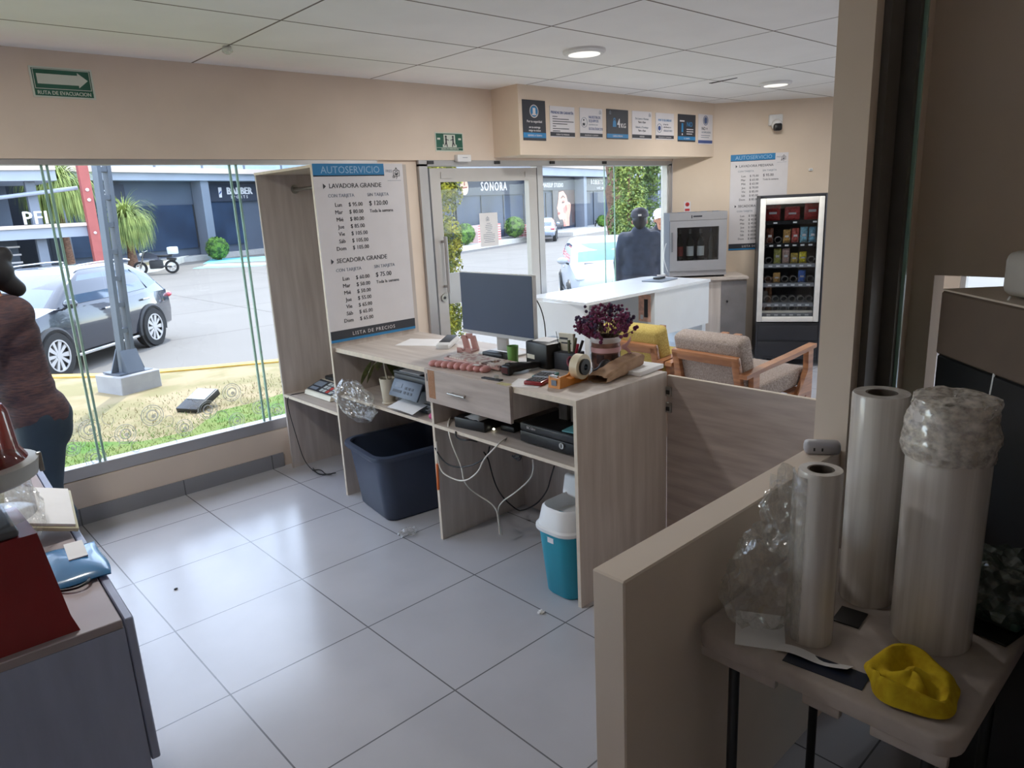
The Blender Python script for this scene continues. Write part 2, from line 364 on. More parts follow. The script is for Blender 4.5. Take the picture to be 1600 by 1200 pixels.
d1 = struct(B(m_aluL).box((3.525,4.70,.03),(3.625,4.755,2.03)).box((4.605,4.70,.03),(4.705,4.755,2.03)).box((3.625,4.70,1.925),(4.605,4.755,2.03)).box((3.625,4.70,.03),(4.605,4.755,.16))
            .box((3.63,4.694,1.95),(3.75,4.70,2.0)).box((4.56,4.694,1.95),(4.69,4.70,2.0)), 'door_1')
B(m_glass).box((3.625,4.725,.16),(4.605,4.733,1.925)).build('pane', d1)
B(m_alu).tube([(3.6,4.70,1.46),(3.6,4.65,1.46)],.011).tube([(3.6,4.70,1.10),(3.6,4.65,1.10)],.011).tube([(3.6,4.65,1.05),(3.6,4.65,1.5)],.015,12).build('pull_handle', d1)
B(m_steel).cyl((3.578,4.685,1.01),.03,.02,20,axis='y').use(m_dark).cyl((3.578,4.682,1.01),.012,.005,14,axis='y').build('lock', d1)
B(m_alu).box((3.64,4.70,.95),(3.77,4.724,1.2)).build('lock_plate', d1)
# metal channel and sheet edge where the partition ends
struct(B(mat('grey_channel', (96,92,88), .5, .2)).box((2.21,.832,0),(2.30,.853,2.645)).box((2.325,.80,0),(2.35,.853,2.645)).box((2.40,.838,0),(2.47,.853,2.645)), 'trim_1')
struct(B(m_glassE).box((2.352,.79,0),(2.362,.853,2.645)), 'trim_2')
B(m_steel).box((2.365,.80,2.14),(2.40,.853,2.165)).build('metal_clip', label='small metal clip on the strip edge at the partition', cat='clip')
struct(B(mat('threshold_tile',(150,142,136),.4,0,.1,4,(1,8,1))).box((.35,.9,0),(1.08,1.335,.002)), 'floor_threshold')
q0, q1 = onz(1109,130,2.644), onz(1152,121.5,2.644)
struct(B(m_black).prism([(q0.x-.012,q0.y),(q0.x+.03,q0.y+.0),(q1.x+.004,q1.y),(q1.x-.006,q1.y)],2.641,2.646),'ceiling_gap')
# ceiling bits
for i, (x, y, lb) in enumerate(((3.70,3.23,'round white flush ceiling light nearer the room centre'),(6.3,3.30,'round white flush ceiling light near the lobby corner'),(.3,3.1,'round white ceiling light added out of view over the floor by the left window'),(6.3,.2,'round white ceiling light added out of view over the lobby behind the partition'))):  # last two fixtures added out of view to carry the fill lamps
    t = thing('ceiling_light', lb, 'lamp', (x,y,2.645), group='ceiling lights')
    B(m_white).at((x,y,2.62)).lathe([(.135,.025),(.135,.012),(.12,0),(.1,.001)],seg=36).build('rim', t)
    B(mat('lamp_diffuser', (235,232,225), .5, emis=.6)).at((x,y,2.6195)).cyl((0,0,0),.1,.003,32).build('diffuser', t)
# ceiling lights lit to brighten the room; the last two are unseen, added fill
for x, y, e in ((3.70,3.23,17),(6.3,3.30,14),(.3,3.1,14),(6.3,.2,12)):
    ld = bpy.data.lights.new('ceiling_fill_lamp','AREA'); ld.shape = 'DISK'; ld.size = .24; ld.energy = e; ld.color = (1,.985,.96)
    lo_ = bpy.data.objects.new('ceiling_fill_lamp',ld); COL.objects.link(lo_); lo_.location = (x,y,2.612)
p = onz(355,77,2.63)
B(glassmat('clear_plastic', (.9,.92,.92), .12, .1, (220,220,215), .25)).at((p.x,p.y,2.605)).lathe([(.012,0),(.03,.012),(.022,.04)],seg=16).build('ceiling_hook', label='small clear plastic hook hanging at a ceiling grid joint', cat='hook')
# ------------------------------------------------------------------ signs: one flat board each, print on its face
def board(name, label, cat, o, xd, yd, w_, h_, face, t=.004, group=None):
    b = B(face).frame(o, xd, yd); b.box((0,-h_,-t+.0002),(w_,0,0)); return b
def finish(b, name, label, cat, group=None): return b.build(name, None, label, cat, group, smooth=False)
def icon(b, x, y, s_, m):   # line icon of a little washing basket with a hanger
    b.use(m); b.rect(x-.5*s_,y-.5*s_,s_,.06*s_); b.rect(x-.5*s_,y-.5*s_,.07*s_,.75*s_); b.rect(x+.43*s_,y-.5*s_,.07*s_,.75*s_); b.rect(x-.5*s_,y+.2*s_,s_,.06*s_)
    b.disc(x,y-.12*s_,.26*s_,.19*s_,z=.0002); b.prism([(x-.26*s_,y-.15*s_),(x+.26*s_,y-.1*s_),(x+.15*s_,y-.32*s_),(x-.15*s_,y-.32*s_)],.0002,.0008)
    b.disc(x,y+.52*s_,.1*s_,.05*s_); b.prism([(x-.4*s_,y+.2*s_),(x-.33*s_,y+.2*s_),(x,y+.44*s_),(x+.33*s_,y+.2*s_),(x+.4*s_,y+.2*s_),(x,y+.53*s_)],0,.0006)
def price_list(o, xd, w_, h_, k1, k2, hdr, rows1, big1, rows2, big2, label):
    b = board(0,0,0,o,xd,(0,0,1),w_,h_,m_signw); z=.0002
    b.use(m_blue).rect(0,-.065*h_,w_*.775,.065*h_,z); b.use(m_ink).rect(0,-.0685*h_,w_*.775,.006*h_,z)
    b.use(mat('sign_lilac',(150,190,220),.5)).text('AUTOSERVICIO',.08*w_,-.052*h_,.055*h_,z=.0006)
    icon(b, w_*.92, -.05*h_, .045*h_, m_ink); b.use(m_inkg).text('FRES',w_*.795,-.05*h_,.022*h_,z=z); b.use(m_ink).text('dry',w_*.87,-.082*h_,.028*h_,z=z); b.use(m_inkg).rect(w_*.81,-.098*h_,w_*.16,.002*h_,z)
    y = -.132*h_
    for i, (t, rows, big) in enumerate(((k1,rows1,big1),(k2,rows2,big2))):
        b.use(m_ink).prism([(.09*w_,y-.004*h_),(.09*w_,y+.026*h_),(.12*w_,y+.011*h_)],z,z+.0006); b.text(t,.15*w_,y,.036*h_,bold=.006,z=z)
        b.use(m_inkg).text('CON TARJETA',.13*w_,y-.05*h_,.026*h_,z=z,bold=.004); b.text('SIN TARJETA',.56*w_,y-.05*h_,.026*h_,z=z,bold=.004)
        b.use(m_ink).text(big,.57*w_,y-.102*h_,.037*h_,z=z,bold=.008); b.text('Toda la semana',.57*w_,y-.142*h_,.026*h_,z=z,bold=.008)
        for j, (d_, c_) in enumerate(zip(('Lun','Mar','Mié','Jue','Vie','Sáb','Dom'), rows)):
            yy = y-.102*h_-j*.0405*h_
            b.text(d_,.27*w_,yy,.031*h_,'RIGHT',z=z,bold=.006); b.text('$ '+c_,.34*w_,yy,.031*h_,z=z,bold=.006)
        y -= .415*h_
    b.use(m_ink).rect(0,-.985*h_,w_,.052*h_,z); b.use(m_blue).rect(0,-h_,w_,.016*h_,z)
    b.use(m_signw).text('LISTA DE PRECIOS',.24*w_,-.972*h_,.03*h_,z=.001,space=1.25)
    return finish(b,'price_list',label,'sign','price lists')
price_list((2.058,3.834,2.005),(1,0,0),.612,1.03,'LAVADORA GRANDE','SECADORA GRANDE','',('95.00','80.00','80.00','85.00','105.00','105.00','105.00'),'$ 120.00',('60.00','50.00','50.00','55.00','65.00','65.00','65.00'),'$ 75.00',
           'white laundry price list on the wardrobe side headed LAVADORA GRANDE')
price_list(dw(.155,.005,2.118),dg,.6,1.0,'LAVADORA MEDIANA','SECADORA MEDIANA','',('75.00','65.00','65.00','70.00','85.00','85.00','85.00'),'$ 95.00',('50.00','45.00','45.00','50.00','60.00','60.00','60.00'),'$ 60.00',
           'white laundry price list half behind the snack machine headed LAVADORA MEDIANA')
# eight notices on the soffit
def notice(x, z, w_, h_, dark): return B(m_ink if dark else m_signw).frame((x,4.3655,z),(1,0,0),(0,0,1)).box((0,-h_,-.004),(w_,0,0))
def lines(b, m, x, y, ws, hh, gap):
    b.use(m)
    for k in ws: b.rect(x,y,k,hh,.0002); y -= gap
L8 = []
g8 = 'notices on the soffit'
b = notice(4.24,2.533,.262,.31,1); b.use(m_signw).disc(.13,-.085,.05,.044); b.use(m_blue).disc(.13,-.085,.04); b.use(m_signw).box((.115,-.11,.0005),(.145,-.06,.0012)).box((.105,-.115,.0005),(.155,-.105,.0012))
b.text('Por tu seguridad',.131,-.172,.026,'CENTER',z=.0003,bold=.01); b.text('en tu entrega',.131,-.215,.024,'CENTER',z=.0003,bold=.01); b.text('exige tu ticket',.131,-.24,.024,'CENTER',z=.0003,bold=.01)
b.use(m_blue).rect(0,-.29,.262,.04,.0002); b.use(m_signw).text('SIEMPRE A TIEMPO',.131,-.279,.02,'CENTER',z=.001)
finish(b,'wall_notice','tall charcoal notice with a blue badge, leftmost of the soffit notices','sign',g8)
b = notice(4.554,2.5,.304,.245,0); b.use(m_inkb).text('PRENDAS SIN GARANTÍA',.15,-.06,.03,'CENTER',z=.0003,bold=.012,sx=.82)
lines(b,m_ink,.03,-.085,(.06,.2,.26,.18,.04,.2,.09),.006,.019); b.use(m_ink).rect(0,-.238,.304,.033,.0002); b.use(m_signw).text('CUIDA TUS PRENDAS',.15,-.229,.017,'CENTER',z=.001)
finish(b,'wall_notice','white soffit notice headed PRENDAS SIN GARANTÍA with a list','sign',g8)
b = notice(4.925,2.504,.3,.245,0); b.use(m_inkg).disc(.055,-.12,.042,.038); b.use(m_ink).disc(.05,-.1,.008).rect(.035,-.145,.03,.02); b.use(m_inkb)
b.text('NUESTROS',.115,-.085,.032,z=.0003,bold=.01); b.text('EQUIPOS',.115,-.115,.032,z=.0003,bold=.01); b.use(m_inkg).text('y productos son',.115,-.14,.018,z=.0003); b.use(m_inkb).text('ECOLÓGICOS',.115,-.18,.03,z=.0003,bold=.01)
b.use(m_ink).rect(0,-.238,.3,.03,.0002); b.use(m_signw).text('SEGURIDAD Y CUIDADO',.15,-.23,.016,'CENTER',z=.001); icon(b,.27,-.03,.03,m_inkg)
finish(b,'wall_notice','white soffit notice about ECOLÓGICOS with a round leaf emblem','sign',g8)
b = notice(5.284,2.51,.31,.254,1); b.use(m_blue).prism([(.085,-.15),(.135,-.15),(.13,-.1),(.09,-.1)],.0002,.001).disc(.11,-.088,.016,.008); b.use(m_signw).text('4',.15,-.155,.11,z=.0003,bold=.02,sx=.75); b.text('KG',.2,-.155,.055,z=.0003,bold=.03)
b.use(m_blue).rect(0,-.245,.31,.035,.0002); b.use(m_signw).text('CARGA MÍNIMA',.155,-.235,.02,'CENTER',z=.001); icon(b,.05,-.03,.03,m_inkg)
finish(b,'wall_notice','dark soffit notice reading 4KG beside a blue weight','sign',g8)
b = notice(5.652,2.511,.3,.25,0); b.use(m_inkg).text('De Lunes a Viernes',.15,-.075,.026,'CENTER',z=.0003,bold=.008); b.use(m_ink).text('9am a 9pm',.15,-.105,.026,'CENTER',z=.0003,bold=.012); b.use(m_inkg).text('Sábado y Domingo',.15,-.15,.026,'CENTER',z=.0003,bold=.008); b.use(m_ink).text('9am a 9pm',.15,-.18,.026,'CENTER',z=.0003,bold=.012)
b.use(m_ink).rect(0,-.24,.3,.032,.0002); b.use(m_signw).text('HORARIO',.15,-.231,.017,'CENTER',z=.001); icon(b,.27,-.03,.03,m_inkg)
finish(b,'wall_notice','white soffit notice with opening days Lunes a Viernes','sign',g8)
b = notice(6.018,2.51,.3,.245,0); b.use(m_blue).text('POR TU SEGURIDAD',.15,-.075,.028,'CENTER',z=.0003,bold=.01,sx=.85); b.use(m_inkg).disc(.06,-.14,.042,.036); b.use(m_inkb).disc(.06,-.14,.022); b.use(m_ink).text('el uso de',.125,-.11,.022,z=.0003); b.text('cubrebocas es',.125,-.135,.022,z=.0003); b.use(m_inkg).text('OBLIGATORIO',.125,-.17,.026,z=.0003,bold=.01,sx=.85)
b.use(m_ink).rect(0,-.235,.3,.03,.0002); b.use(m_signw).text('GRACIAS POR TU COMPRENSIÓN',.15,-.227,.014,'CENTER',z=.001)
finish(b,'wall_notice','white soffit notice headed POR TU SEGURIDAD','sign',g8)
b = notice(6.389,2.514,.31,.26,1); b.use(m_signw).rect(.03,-.07,.08,.012,.0002); b.use(m_blue).box((.06,-.17,.0002),(.09,-.085,.001)); b.use(m_signw).disc(.075,-.19,.009); b.use(m_blue).text('NO',.15,-.115,.065,z=.0003,bold=.02); lines(b,m_signw,.15,-.145,(.12,.12,.1),.008,.022)
b.use(m_blue).rect(0,-.245,.31,.035,.0002); b.use(m_signw).text('EL CLIENTE',.155,-.236,.02,'CENTER',z=.001)
finish(b,'wall_notice','dark soffit notice with the word NO in blue','sign',g8)
b = notice(6.752,2.529,.265,.295,0); b.use(m_inkb).disc(.133,-.06,.048,.042); b.use(m_inkg).disc(.133,-.06,.036); b.use(m_inkb).box((.12,-.085,.0005),(.146,-.035,.0012)); b.use(m_ink).text('NO +',.06,-.155,.045,z=.0003,bold=.01); b.use(m_inkg).text('ACUMULADAS',.06,-.185,.026,z=.0003,bold=.01); lines(b,m_inkg,.05,-.21,(.17,.15),.006,.02)
b.use(m_inkb).rect(0,-.285,.265,.03,.0002)
finish(b,'wall_notice','narrow white notice with a round badge at the soffit right end','sign',g8)
# evacuation signs
m_green = mat('safety_green',(40,96,78),.5,var=.03); m_lum = mat('pale_lettering',(206,212,200),.6,var=.02)
b = B(m_lum).frame((.94,4.683,2.56),(1,0,0),(0,0,1)).box((0,-.155,-.003),(.3,0,0)); b.use(m_green).rect(.01,-.147,.28,.138,.0002); b.use(m_lum)
for r_ in ((.015,-.014,.27,.003),(.015,-.112,.27,.003),(.015,-.112,.003,.1),(.282,-.112,.003,.1)): b.rect(*r_,.0012)
b.prism([(.03,-.036),(.225,-.036),(.225,-.022),(.273,-.06),(.225,-.1),(.225,-.087),(.03,-.087)],.001,.002); b.text('RUTA DE EVACUACION',.15,-.14,.0265,'CENTER',bold=.02,z=.0012,sx=.9)
finish(b,'evacuation_sign','green RUTA DE EVACUACION sign with a white arrow','sign','green safety signs')
b = B(m_lum).frame((3.59,4.683,2.298),(1,0,0),(0,0,1)).box((0,-.142,-.003),(.28,0,0)); b.use(m_green).rect(.008,-.134,.264,.126,.0002); b.use(m_lum).rect(.07,-.11,.14,.095,.001)
b.rect(.02,-.055,.028,.014,.001); b.rect(.23,-.055,.028,.014,.001); b.rect(.012,-.116,.256,.003,.001); b.text('SALIDA DE EMERGENCIA',.14,-.13,.0165,'CENTER',bold=.02,z=.0012,sx=.95)
b.use(m_ink)
for sg, x in ((1,.105),(-1,.175)):
    b.disc(x,-.032,.009,z=.0018); b.prism([(x-.008,-.042),(x+.008,-.042),(x+.006,-.075),(x-.006,-.075)],.0018,.0024)
    b.prism([(x,-.048),(x+sg*.028,-.056),(x+sg*.028,-.06),(x,-.056)][::sg],.0018,.0024); b.prism([(x-.006,-.072),(x+.006,-.072),(x+sg*.014,-.108),(x+sg*.006,-.108)],.0018,.0024); b.prism([(x-.006,-.072),(x+.006,-.072),(x-sg*.012,-.1),(x-sg*.02,-.1)],.0018,.0024)
b.use(m_green).prism([(.07,-.09),(.07,-.015),(.082,-.015),(.082,-.09)],.0018,.0022).prism([(.198,-.09),(.198,-.015),(.21,-.015),(.21,-.09)],.0018,.0022)
finish(b,'evacuation_sign','green SALIDA DE EMERGENCIA sign with two running figures','sign','green safety signs')
B(m_white).box((3.77,4.64,2.075),(3.91,4.687,2.13),.006).use(m_inkg).box((3.82,4.6395,2.105),(3.87,4.6400,2.109)).build('motion_sensor',label='small white motion sensor box above the glass door',cat='sensor')
# paper notice on the door
b = B(m_paper).frame((4.03,4.7235,1.665),(1,0,0),(0,0,1)).box((0,-.28,-.001),(.205,0,0)); icon(b,.09,-.05,.035,m_inkg); b.use(m_inkg)
for i, k in enumerate((.04,.07,.08,.07,.04,.07,.13,.13,.13,.1,.12)): b.rect(.1-k/2,-.09-i*.0155,k,.004)
finish(b,'door_notice','white paper notice with grey lines taped on the door glass','notice')
# camera, small sensor and sticker on the slanting wall
t = thing('security_camera','white dome security camera on the slanting wall','camera',dw(.6,0,2.41))
q = dw(.6,.03,2.41)
B(m_white).at(dw(.6,0,2.41),math.atan2(dn.y,dn.x)).box((0,-.07,-.02),(.05,.07,.09),.012).build('base',t)
B(m_white).ball(dw(.6,.08,2.395),(.055,.055,.055)).build('housing',t)
B(m_black).at(dw(.6,.08,2.39),math.atan2(dn.y,dn.x)).box((.0,-.042,-.06),(.066,.042,.015),.02).build('lens_window',t)
B(m_white).at(dw(.99,0,1.928),math.atan2(dn.y,dn.x)).box((0,-.02,-.014),(.02,.02,.014),.006).use(m_inkg).box((.02,-.012,-.002),(.022,.012,.003)).build('wall_hook',label='small white hook on the wall above the snack machine',cat='hook')
b = B(m_signw).frame(dw(-.33,.004,1.66),dg,(0,0,1)).box((0,-.11,-.003),(.07,0,0)); b.use(mat('sign_red',(190,50,52),.5)).disc(.035,-.03,.022).rect(.01,-.1,.05,.025); b.use(m_ink).disc(.035,-.035,.008)
finish(b,'wall_sticker','tiny red and white sticker on the wall above the wine cooler','sticker')
# ------------------------------------------------------------------ wardrobe end of the service desk
t = thing('wardrobe','tall grey oak open wardrobe with a hanging rod beside the window','wardrobe',(2.06,4.22,0))
B(m_wood).box((2.06,4.585,0),(2.70,4.603,2.0)).build('side_panel',t)
B(m_wood).box((2.06,3.84,0),(2.70,3.858,2.0)).use(m_edge).box((2.057,3.84,0),(2.06,3.858,2.0)).build('side_panel',t)
B(m_wood).box((2.685,3.858,0),(2.70,4.585,2.0)).build('back_panel',t)
B(m_woodH).box((2.06,3.858,1.985),(2.685,4.585,2.0)).use(m_edge).box((2.057,3.858,1.985),(2.06,4.603,2.0)).build('top_panel',t)
B(m_woodH).box((2.062,3.858,.52),(2.685,4.585,.54)).use(m_edge).box((2.058,3.858,.52),(2.062,4.585,.54)).build('shelf',t)
q = ony(461,296,4.58)
B(m_steel).tube([(q.x,4.583,q.z),(q.x,3.86,q.z)],.0125,12).cyl((q.x,4.577,q.z),.028,.008,16,axis='y').build('hanging_rod',t)
# ------------------------------------------------------------------ service desk
t = thing('service_counter','grey oak laminate service desk with a drawer and open cubbies','desk',(2.08,2.87,0))
B(m_woodH).box((2.083,1.918,.92),(2.71,3.838,.945)).use(m_edge).box((2.08,1.918,.92),(2.083,3.838,.945)).build('worktop',t)
B(m_wood).box((2.083,1.9,0),(2.71,1.918,.945)).use(m_edge).box((2.08,1.9,0),(2.083,1.918,.945)).build('end_panel',t)
B(m_wood).box((2.083,2.89,0),(2.69,2.908,.92)).use(m_edge).box((2.08,2.89,0),(2.083,2.908,.92)).build('middle_panel',t)
B(m_wood).box((2.692,1.918,0),(2.71,3.838,.92)).build('back_panel',t)
B(m_woodH).box((2.085,2.908,.638),(2.69,3.838,.655)).use(m_edge).box((2.081,2.908,.638),(2.085,3.838,.655)).build('shelf',t)
B(m_woodH).box((2.085,1.918,.635),(2.69,2.89,.652)).use(m_edge).box((2.081,1.918,.635),(2.085,2.89,.652)).build('shelf',t)
dr = B(m_woodG).box((2.060,2.278,.776),(2.079,2.915,.95),.002,1); dr.use(m_wood).box((2.083,2.284,.79),(2.55,2.30,.915)).box((2.083,2.862,.79),(2.55,2.878,.915)).box((2.083,2.30,.79),(2.55,2.862,.80)).box((2.54,2.30,.80),(2.55,2.862,.915))
dr = dr.build('drawer',t)
B(m_steel).tube([(2.04,2.705,.855),(2.04,2.575,.855)],.0055,10).tube([(2.06,2.685,.855),(2.04,2.685,.855)],.004).tube([(2.06,2.595,.855),(2.04,2.595,.855)],.004).build('handle',dr)
B(glassmat('tape_stain',(.98,.9,.8),.02,.4,(190,140,110),.35,.3,60)).box((2.0592,2.83,.80),(2.0598,2.885,.945)).use(m_dark).box((2.0594,2.89,.885),(2.0599,2.897,.925)).build('tape_residue',dr)
b = B(glassmat('yellowed_tape',(.98,.97,.8),.05,.3,(214,205,150),.5,.3,40)); b.box((2.065,2.30,.950),(2.10,2.37,.9507)).build('tape_residue',dr)
# low swinging gate behind the half wall
t = thing('swing_gate','low grey oak gate panel joining the desk end to the partition','gate',(2.72,1.42,0))
B(m_woodG).box((2.712,.96,.03),(2.73,1.90,.925)).use(m_edge).box((2.712,.96,.925),(2.73,1.90,.928)).build('panel',t)
for z in (.83,.75): B(m_steel).box((2.700,1.872,z),(2.712,1.905,z+.045 if z>.8 else z+.05),.003).use(m_dark).box((2.694,1.878,z+.012),(2.700,1.895,z+.03)).build('latch',t)
# ------------------------------------------------------------------ white reception counter by the shop window
m_lac = mat('white_laminate',(226,230,234),.25,var=.02,scale=4)
t = thing('reception_counter','long white laminate reception counter below the shop window','counter',(5.05,4.06,0))
B(m_lac).prism([(4.10,4.45),(4.27,4.25),(4.22,3.72),(6.0,3.72),(6.0,4.40),(5.9,4.45)],.925,.95).build('top',t)
B(m_lac).box((5.13,3.73,.53),(5.99,4.40,.925)).build('cabinet',t)
B(m_lac).box((4.30,4.38,.0),(5.13,4.40,.925)).build('back_panel',t)
B(m_lac).box((4.24,3.76,0),(4.30,4.40,.925)).build('end_panel',t)
B(m_lac).box((5.93,3.76,0),(5.99,4.38,.53)).build('end_panel',t)
B(m_lac).box((4.30,3.95,.30),(5.93,4.38,.32)).build('shelf',t)
b = B(mat('poster_pink',(226,180,160),.6,var=.15,scale=30)).box((5.126,3.77,.66),(5.1295,3.90,.90)); b.use(m_ink).box((5.1255,3.80,.70),(5.126,3.84,.86)).use(m_signw).box((5.1255,3.85,.68),(5.126,3.88,.72))
b.build('small_poster',label='small pink poster stuck on the white reception cabinet side',cat='poster')
t = thing('tablet','grey tablet lying flat on the white reception counter','tablet',(5.72,4.1,.95))
B(m_inkg).at((5.72,4.1,.95),.1).box((-.15,-.11,0),(.15,.11,.012),.004).build('body',t)
B(m_dark).at((5.74,4.12,.962),.1).box((-.06,-.035,0),(.06,.035,.02),.006).build('terminal',t)
# ------------------------------------------------------------------ oak cabinet with ledge under the wine cooler
t = thing('wall_cabinet','grey oak low cabinet with a ledge along the slanting wall','cabinet',dw(-.15,.26,0))
def dbox(b, s0, s1, o0, o1, z0, z1, bev=0):
    b.T = Matrix(((dg.x,dn.x,0,D0.x),(dg.y,dn.y,0,D0.y),(0,0,1,0),(0,0,0,1))); return b.box((s0,o0,z0),(s1,o1,z1),bev)
dbox(B(m_wood),-.6,.24,.01,.5,0,.86).build('body',t); dbox(B(m_woodH),-.62,.245,.005,.54,.86,.885).build('ledge',t)
dbox(B(mat('cabinet_door_grey',(128,124,124),.5)),-.02,.235,.5,.515,.05,.84).build('door',t)  # dark grey door front on the oak body
dbox(B(m_dark),.03,.045,.515,.53,.62,.64).build('door_knob',t)
# wine cooler
t = thing('wine_cooler','silver wine cooler with a glass door holding four bottles','cooler',dw(-.28,.25,.885))
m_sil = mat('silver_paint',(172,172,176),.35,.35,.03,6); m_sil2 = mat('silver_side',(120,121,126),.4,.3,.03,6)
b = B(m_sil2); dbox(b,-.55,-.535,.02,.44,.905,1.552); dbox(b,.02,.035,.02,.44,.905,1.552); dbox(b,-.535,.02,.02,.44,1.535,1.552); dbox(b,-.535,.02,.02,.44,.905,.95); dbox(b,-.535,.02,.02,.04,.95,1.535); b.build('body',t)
b = B(m_sil); dbox(b,-.55,.035,.44,.452,.905,.955); b.build('bottom_trim',t); b = B(m_sil); dbox(b,-.55,.035,.44,.452,1.475,1.552); b.use(m_ink); dbox(b,-.31,-.22,.4515,.454,1.505,1.52); dbox(b,-.33,-.32,.4515,.454,1.495,1.525); b.build('fascia',t)
for s_ in (-.46,-.35,-.23,-.11): b = B(m_inkg); dbox(b,s_,s_+.06,.40,.446,1.5515,1.558); b.build('vent',t)
b = B(m_sil); dbox(b,-.545,-.475,.44,.465,.958,1.472); dbox(b,-.05,.03,.44,.465,.958,1.472); dbox(b,-.475,-.05,.44,.465,1.405,1.472); dbox(b,-.475,-.05,.44,.465,.958,1.065); d_ = b.build('door',t)
b = B(glassmat('smoked_glass',(.75,.79,.84),.06,.02)); dbox(b,-.475,-.05,.45,.456,1.065,1.405); b.build('pane',d_)
b = B(m_sil2); dbox(b,-.535,-.52,.465,.485,1.16,1.36,.004); b.build('handle',d_)
b = B(m_dark); dbox(b,-.50,-.44,.36,.43,.885,.905); dbox(b,-.05,.02,.36,.43,.885,.905); dbox(b,-.5,.02,.05,.1,.885,.905); b.build('feet',t)
b = B(m_steel); dbox(b,-.535,.02,.05,.43,1.05,1.056); b.build('rack',t)
m_bot = mat('bottle_glass',(22,30,26),.12,0,.1); m_lab = mat('bottle_label',(222,216,200),.7); m_labr = mat('bottle_label_red',(140,60,50),.7,var=.3,scale=60)
for s_, lm, lb in ((-.43,m_labr,'dark bottle with a reddish label at the left in the wine cooler'),(-.32,m_lab,'wine bottle with a white label second from left in the cooler'),(-.21,m_lab,'wine bottle with a white label third from left in the cooler'),(-.10,None,'dark bottle without a pale label at the right in the cooler')):
    p = dw(s_,.34,1.056); t2 = thing('wine_bottle',lb,'bottle',p,group='bottles in the wine cooler')
    B(m_bot).at(p).lathe([(.036,0),(.037,.01),(.037,.19),(.03,.225),(.014,.25),(.0135,.31),(.016,.312),(.016,.32)],seg=20).build('glass_body',t2)
    if lm: B(lm).at(p).lathe([(.0376,.05),(.0376,.15)],seg=20,cap=False).build('label_band',t2)
    B(m_ink if not lm else m_steel).at(p).lathe([(.0162,.28),(.0165,.325)],seg=14).build('capsule',t2)
B(m_white).tube([dw(-.58,.43,1.25),dw(-.60,.44,1.2),dw(-.61,.44,1.1),dw(-.58,.43,1.0),dw(-.56,.42,.95)],.004,6,2).build('power_cord',t)
# ------------------------------------------------------------------ snack machine
gv = Vector((.52,-.854,0)); nv = Vector((-.854,-.52,0)); PV = D0+dg*.27+dn*.80
def dwv(s_, off, z): p = PV+gv*(s_-.27)+nv*(off-.80); return Vector((p.x,p.y,z))
_dbox = dbox
def dbox(b, s0, s1, o0, o1, z0, z1, bev=0):
    o = dwv(0,0,0); b.T = Matrix(((gv.x,nv.x,0,o.x),(gv.y,nv.y,0,o.y),(0,0,1,0),(0,0,0,1))); return b.box((s0,o0,z0),(s1,o1,z1),bev)
t = thing('vending_machine','black snack vending machine with a white framed glass front','vending machine',dwv(.65,.4,0))
m_vb = mat('machine_dark',(48,50,56),.4,.2,.05,8); m_vi = mat('machine_inside',(132,134,138),.6); V0,V1,VF = .27,.85,.80
b = B(m_vb); dbox(b,V0,V0+.03,.03,VF-.02,.07,1.68); dbox(b,1.04,1.07,.03,VF-.02,.07,1.68); dbox(b,V0,1.07,.03,.05,.07,1.68); b.use(m_vi); dbox(b,V0+.03,.86,.05,.06,.45,1.65); dbox(b,V0+.03,V0+.035,.06,VF-.03,.45,1.65); b.use(m_vb); dbox(b,V0,1.07,.03,VF-.02,1.655,1.685); dbox(b,V0,1.07,.03,VF-.02,.07,.40); dbox(b,.86,.90,.03,VF-.02,.4,1.66); b.build('body',t)
b = B(m_vb); dbox(b,V0,V1+.02,VF-.02,VF,.07,.445,.01); dbox(b,V0+.02,V1,VF,VF+.012,.10,.25,.006); dbox(b,V0+.02,V1,VF,VF+.012,.27,.42,.006); b.build('delivery_panel',t)
b = B(mat('machine_white_frame',(226,224,218),.3)); dbox(b,V0,V0+.05,VF-.02,VF+.02,.455,1.66,.006); dbox(b,V1-.05,V1,VF-.02,VF+.02,.455,1.66,.006); dbox(b,V0+.05,V1-.05,VF-.02,VF+.02,1.60,1.66,.006); dbox(b,V0+.05,V1-.05,VF-.02,VF+.02,.455,.505,.006); d_ = b.build('glass_door',t)
b = B(glassmat('machine_glass',(.86,.88,.9),.05,.01)); dbox(b,V0+.05,V1-.05,VF,VF+.006,.505,1.60); b.build('pane',d_)
b = B(mat('coin_panel',(70,72,80),.35,.2)); dbox(b,V1+.01,1.07,VF-.02,VF+.01,.07,1.68,.006); cp = b.build('coin_panel',t)
b = B(m_signw); dbox(b,.905,.99,VF+.01,VF+.014,1.53,1.63); b.build('price_card',cp)
b = B(m_black); dbox(b,.905,1.02,VF+.01,VF+.016,1.20,1.50); b.use(mat('panel_yellow',(220,200,70),.5)); dbox(b,.945,.985,VF+.0155,VF+.018,1.32,1.345)
b.build('display_panel',cp); b = B(m_black); dbox(b,.895,1.0,VF+.01,VF+.016,.72,.94); b.use(m_steel)
for k in range(4): dbox(b,.925,.95,VF+.0155,VF+.021,.74+k*.04,.755+k*.04)
dbox(b,.915,.945,VF+.0155,VF+.022,.88,.915); b.build('keypad',cp)
b = B(mat('panel_blue',(50,120,190),.4)); dbox(b,.90,.985,VF+.01,VF+.015,.97,1.16); b.build('payment_reader',cp)
zs = (1.44,1.22,1.02,.83,.63,.53); m_tag = mat('price_tag',(220,222,222),.6)
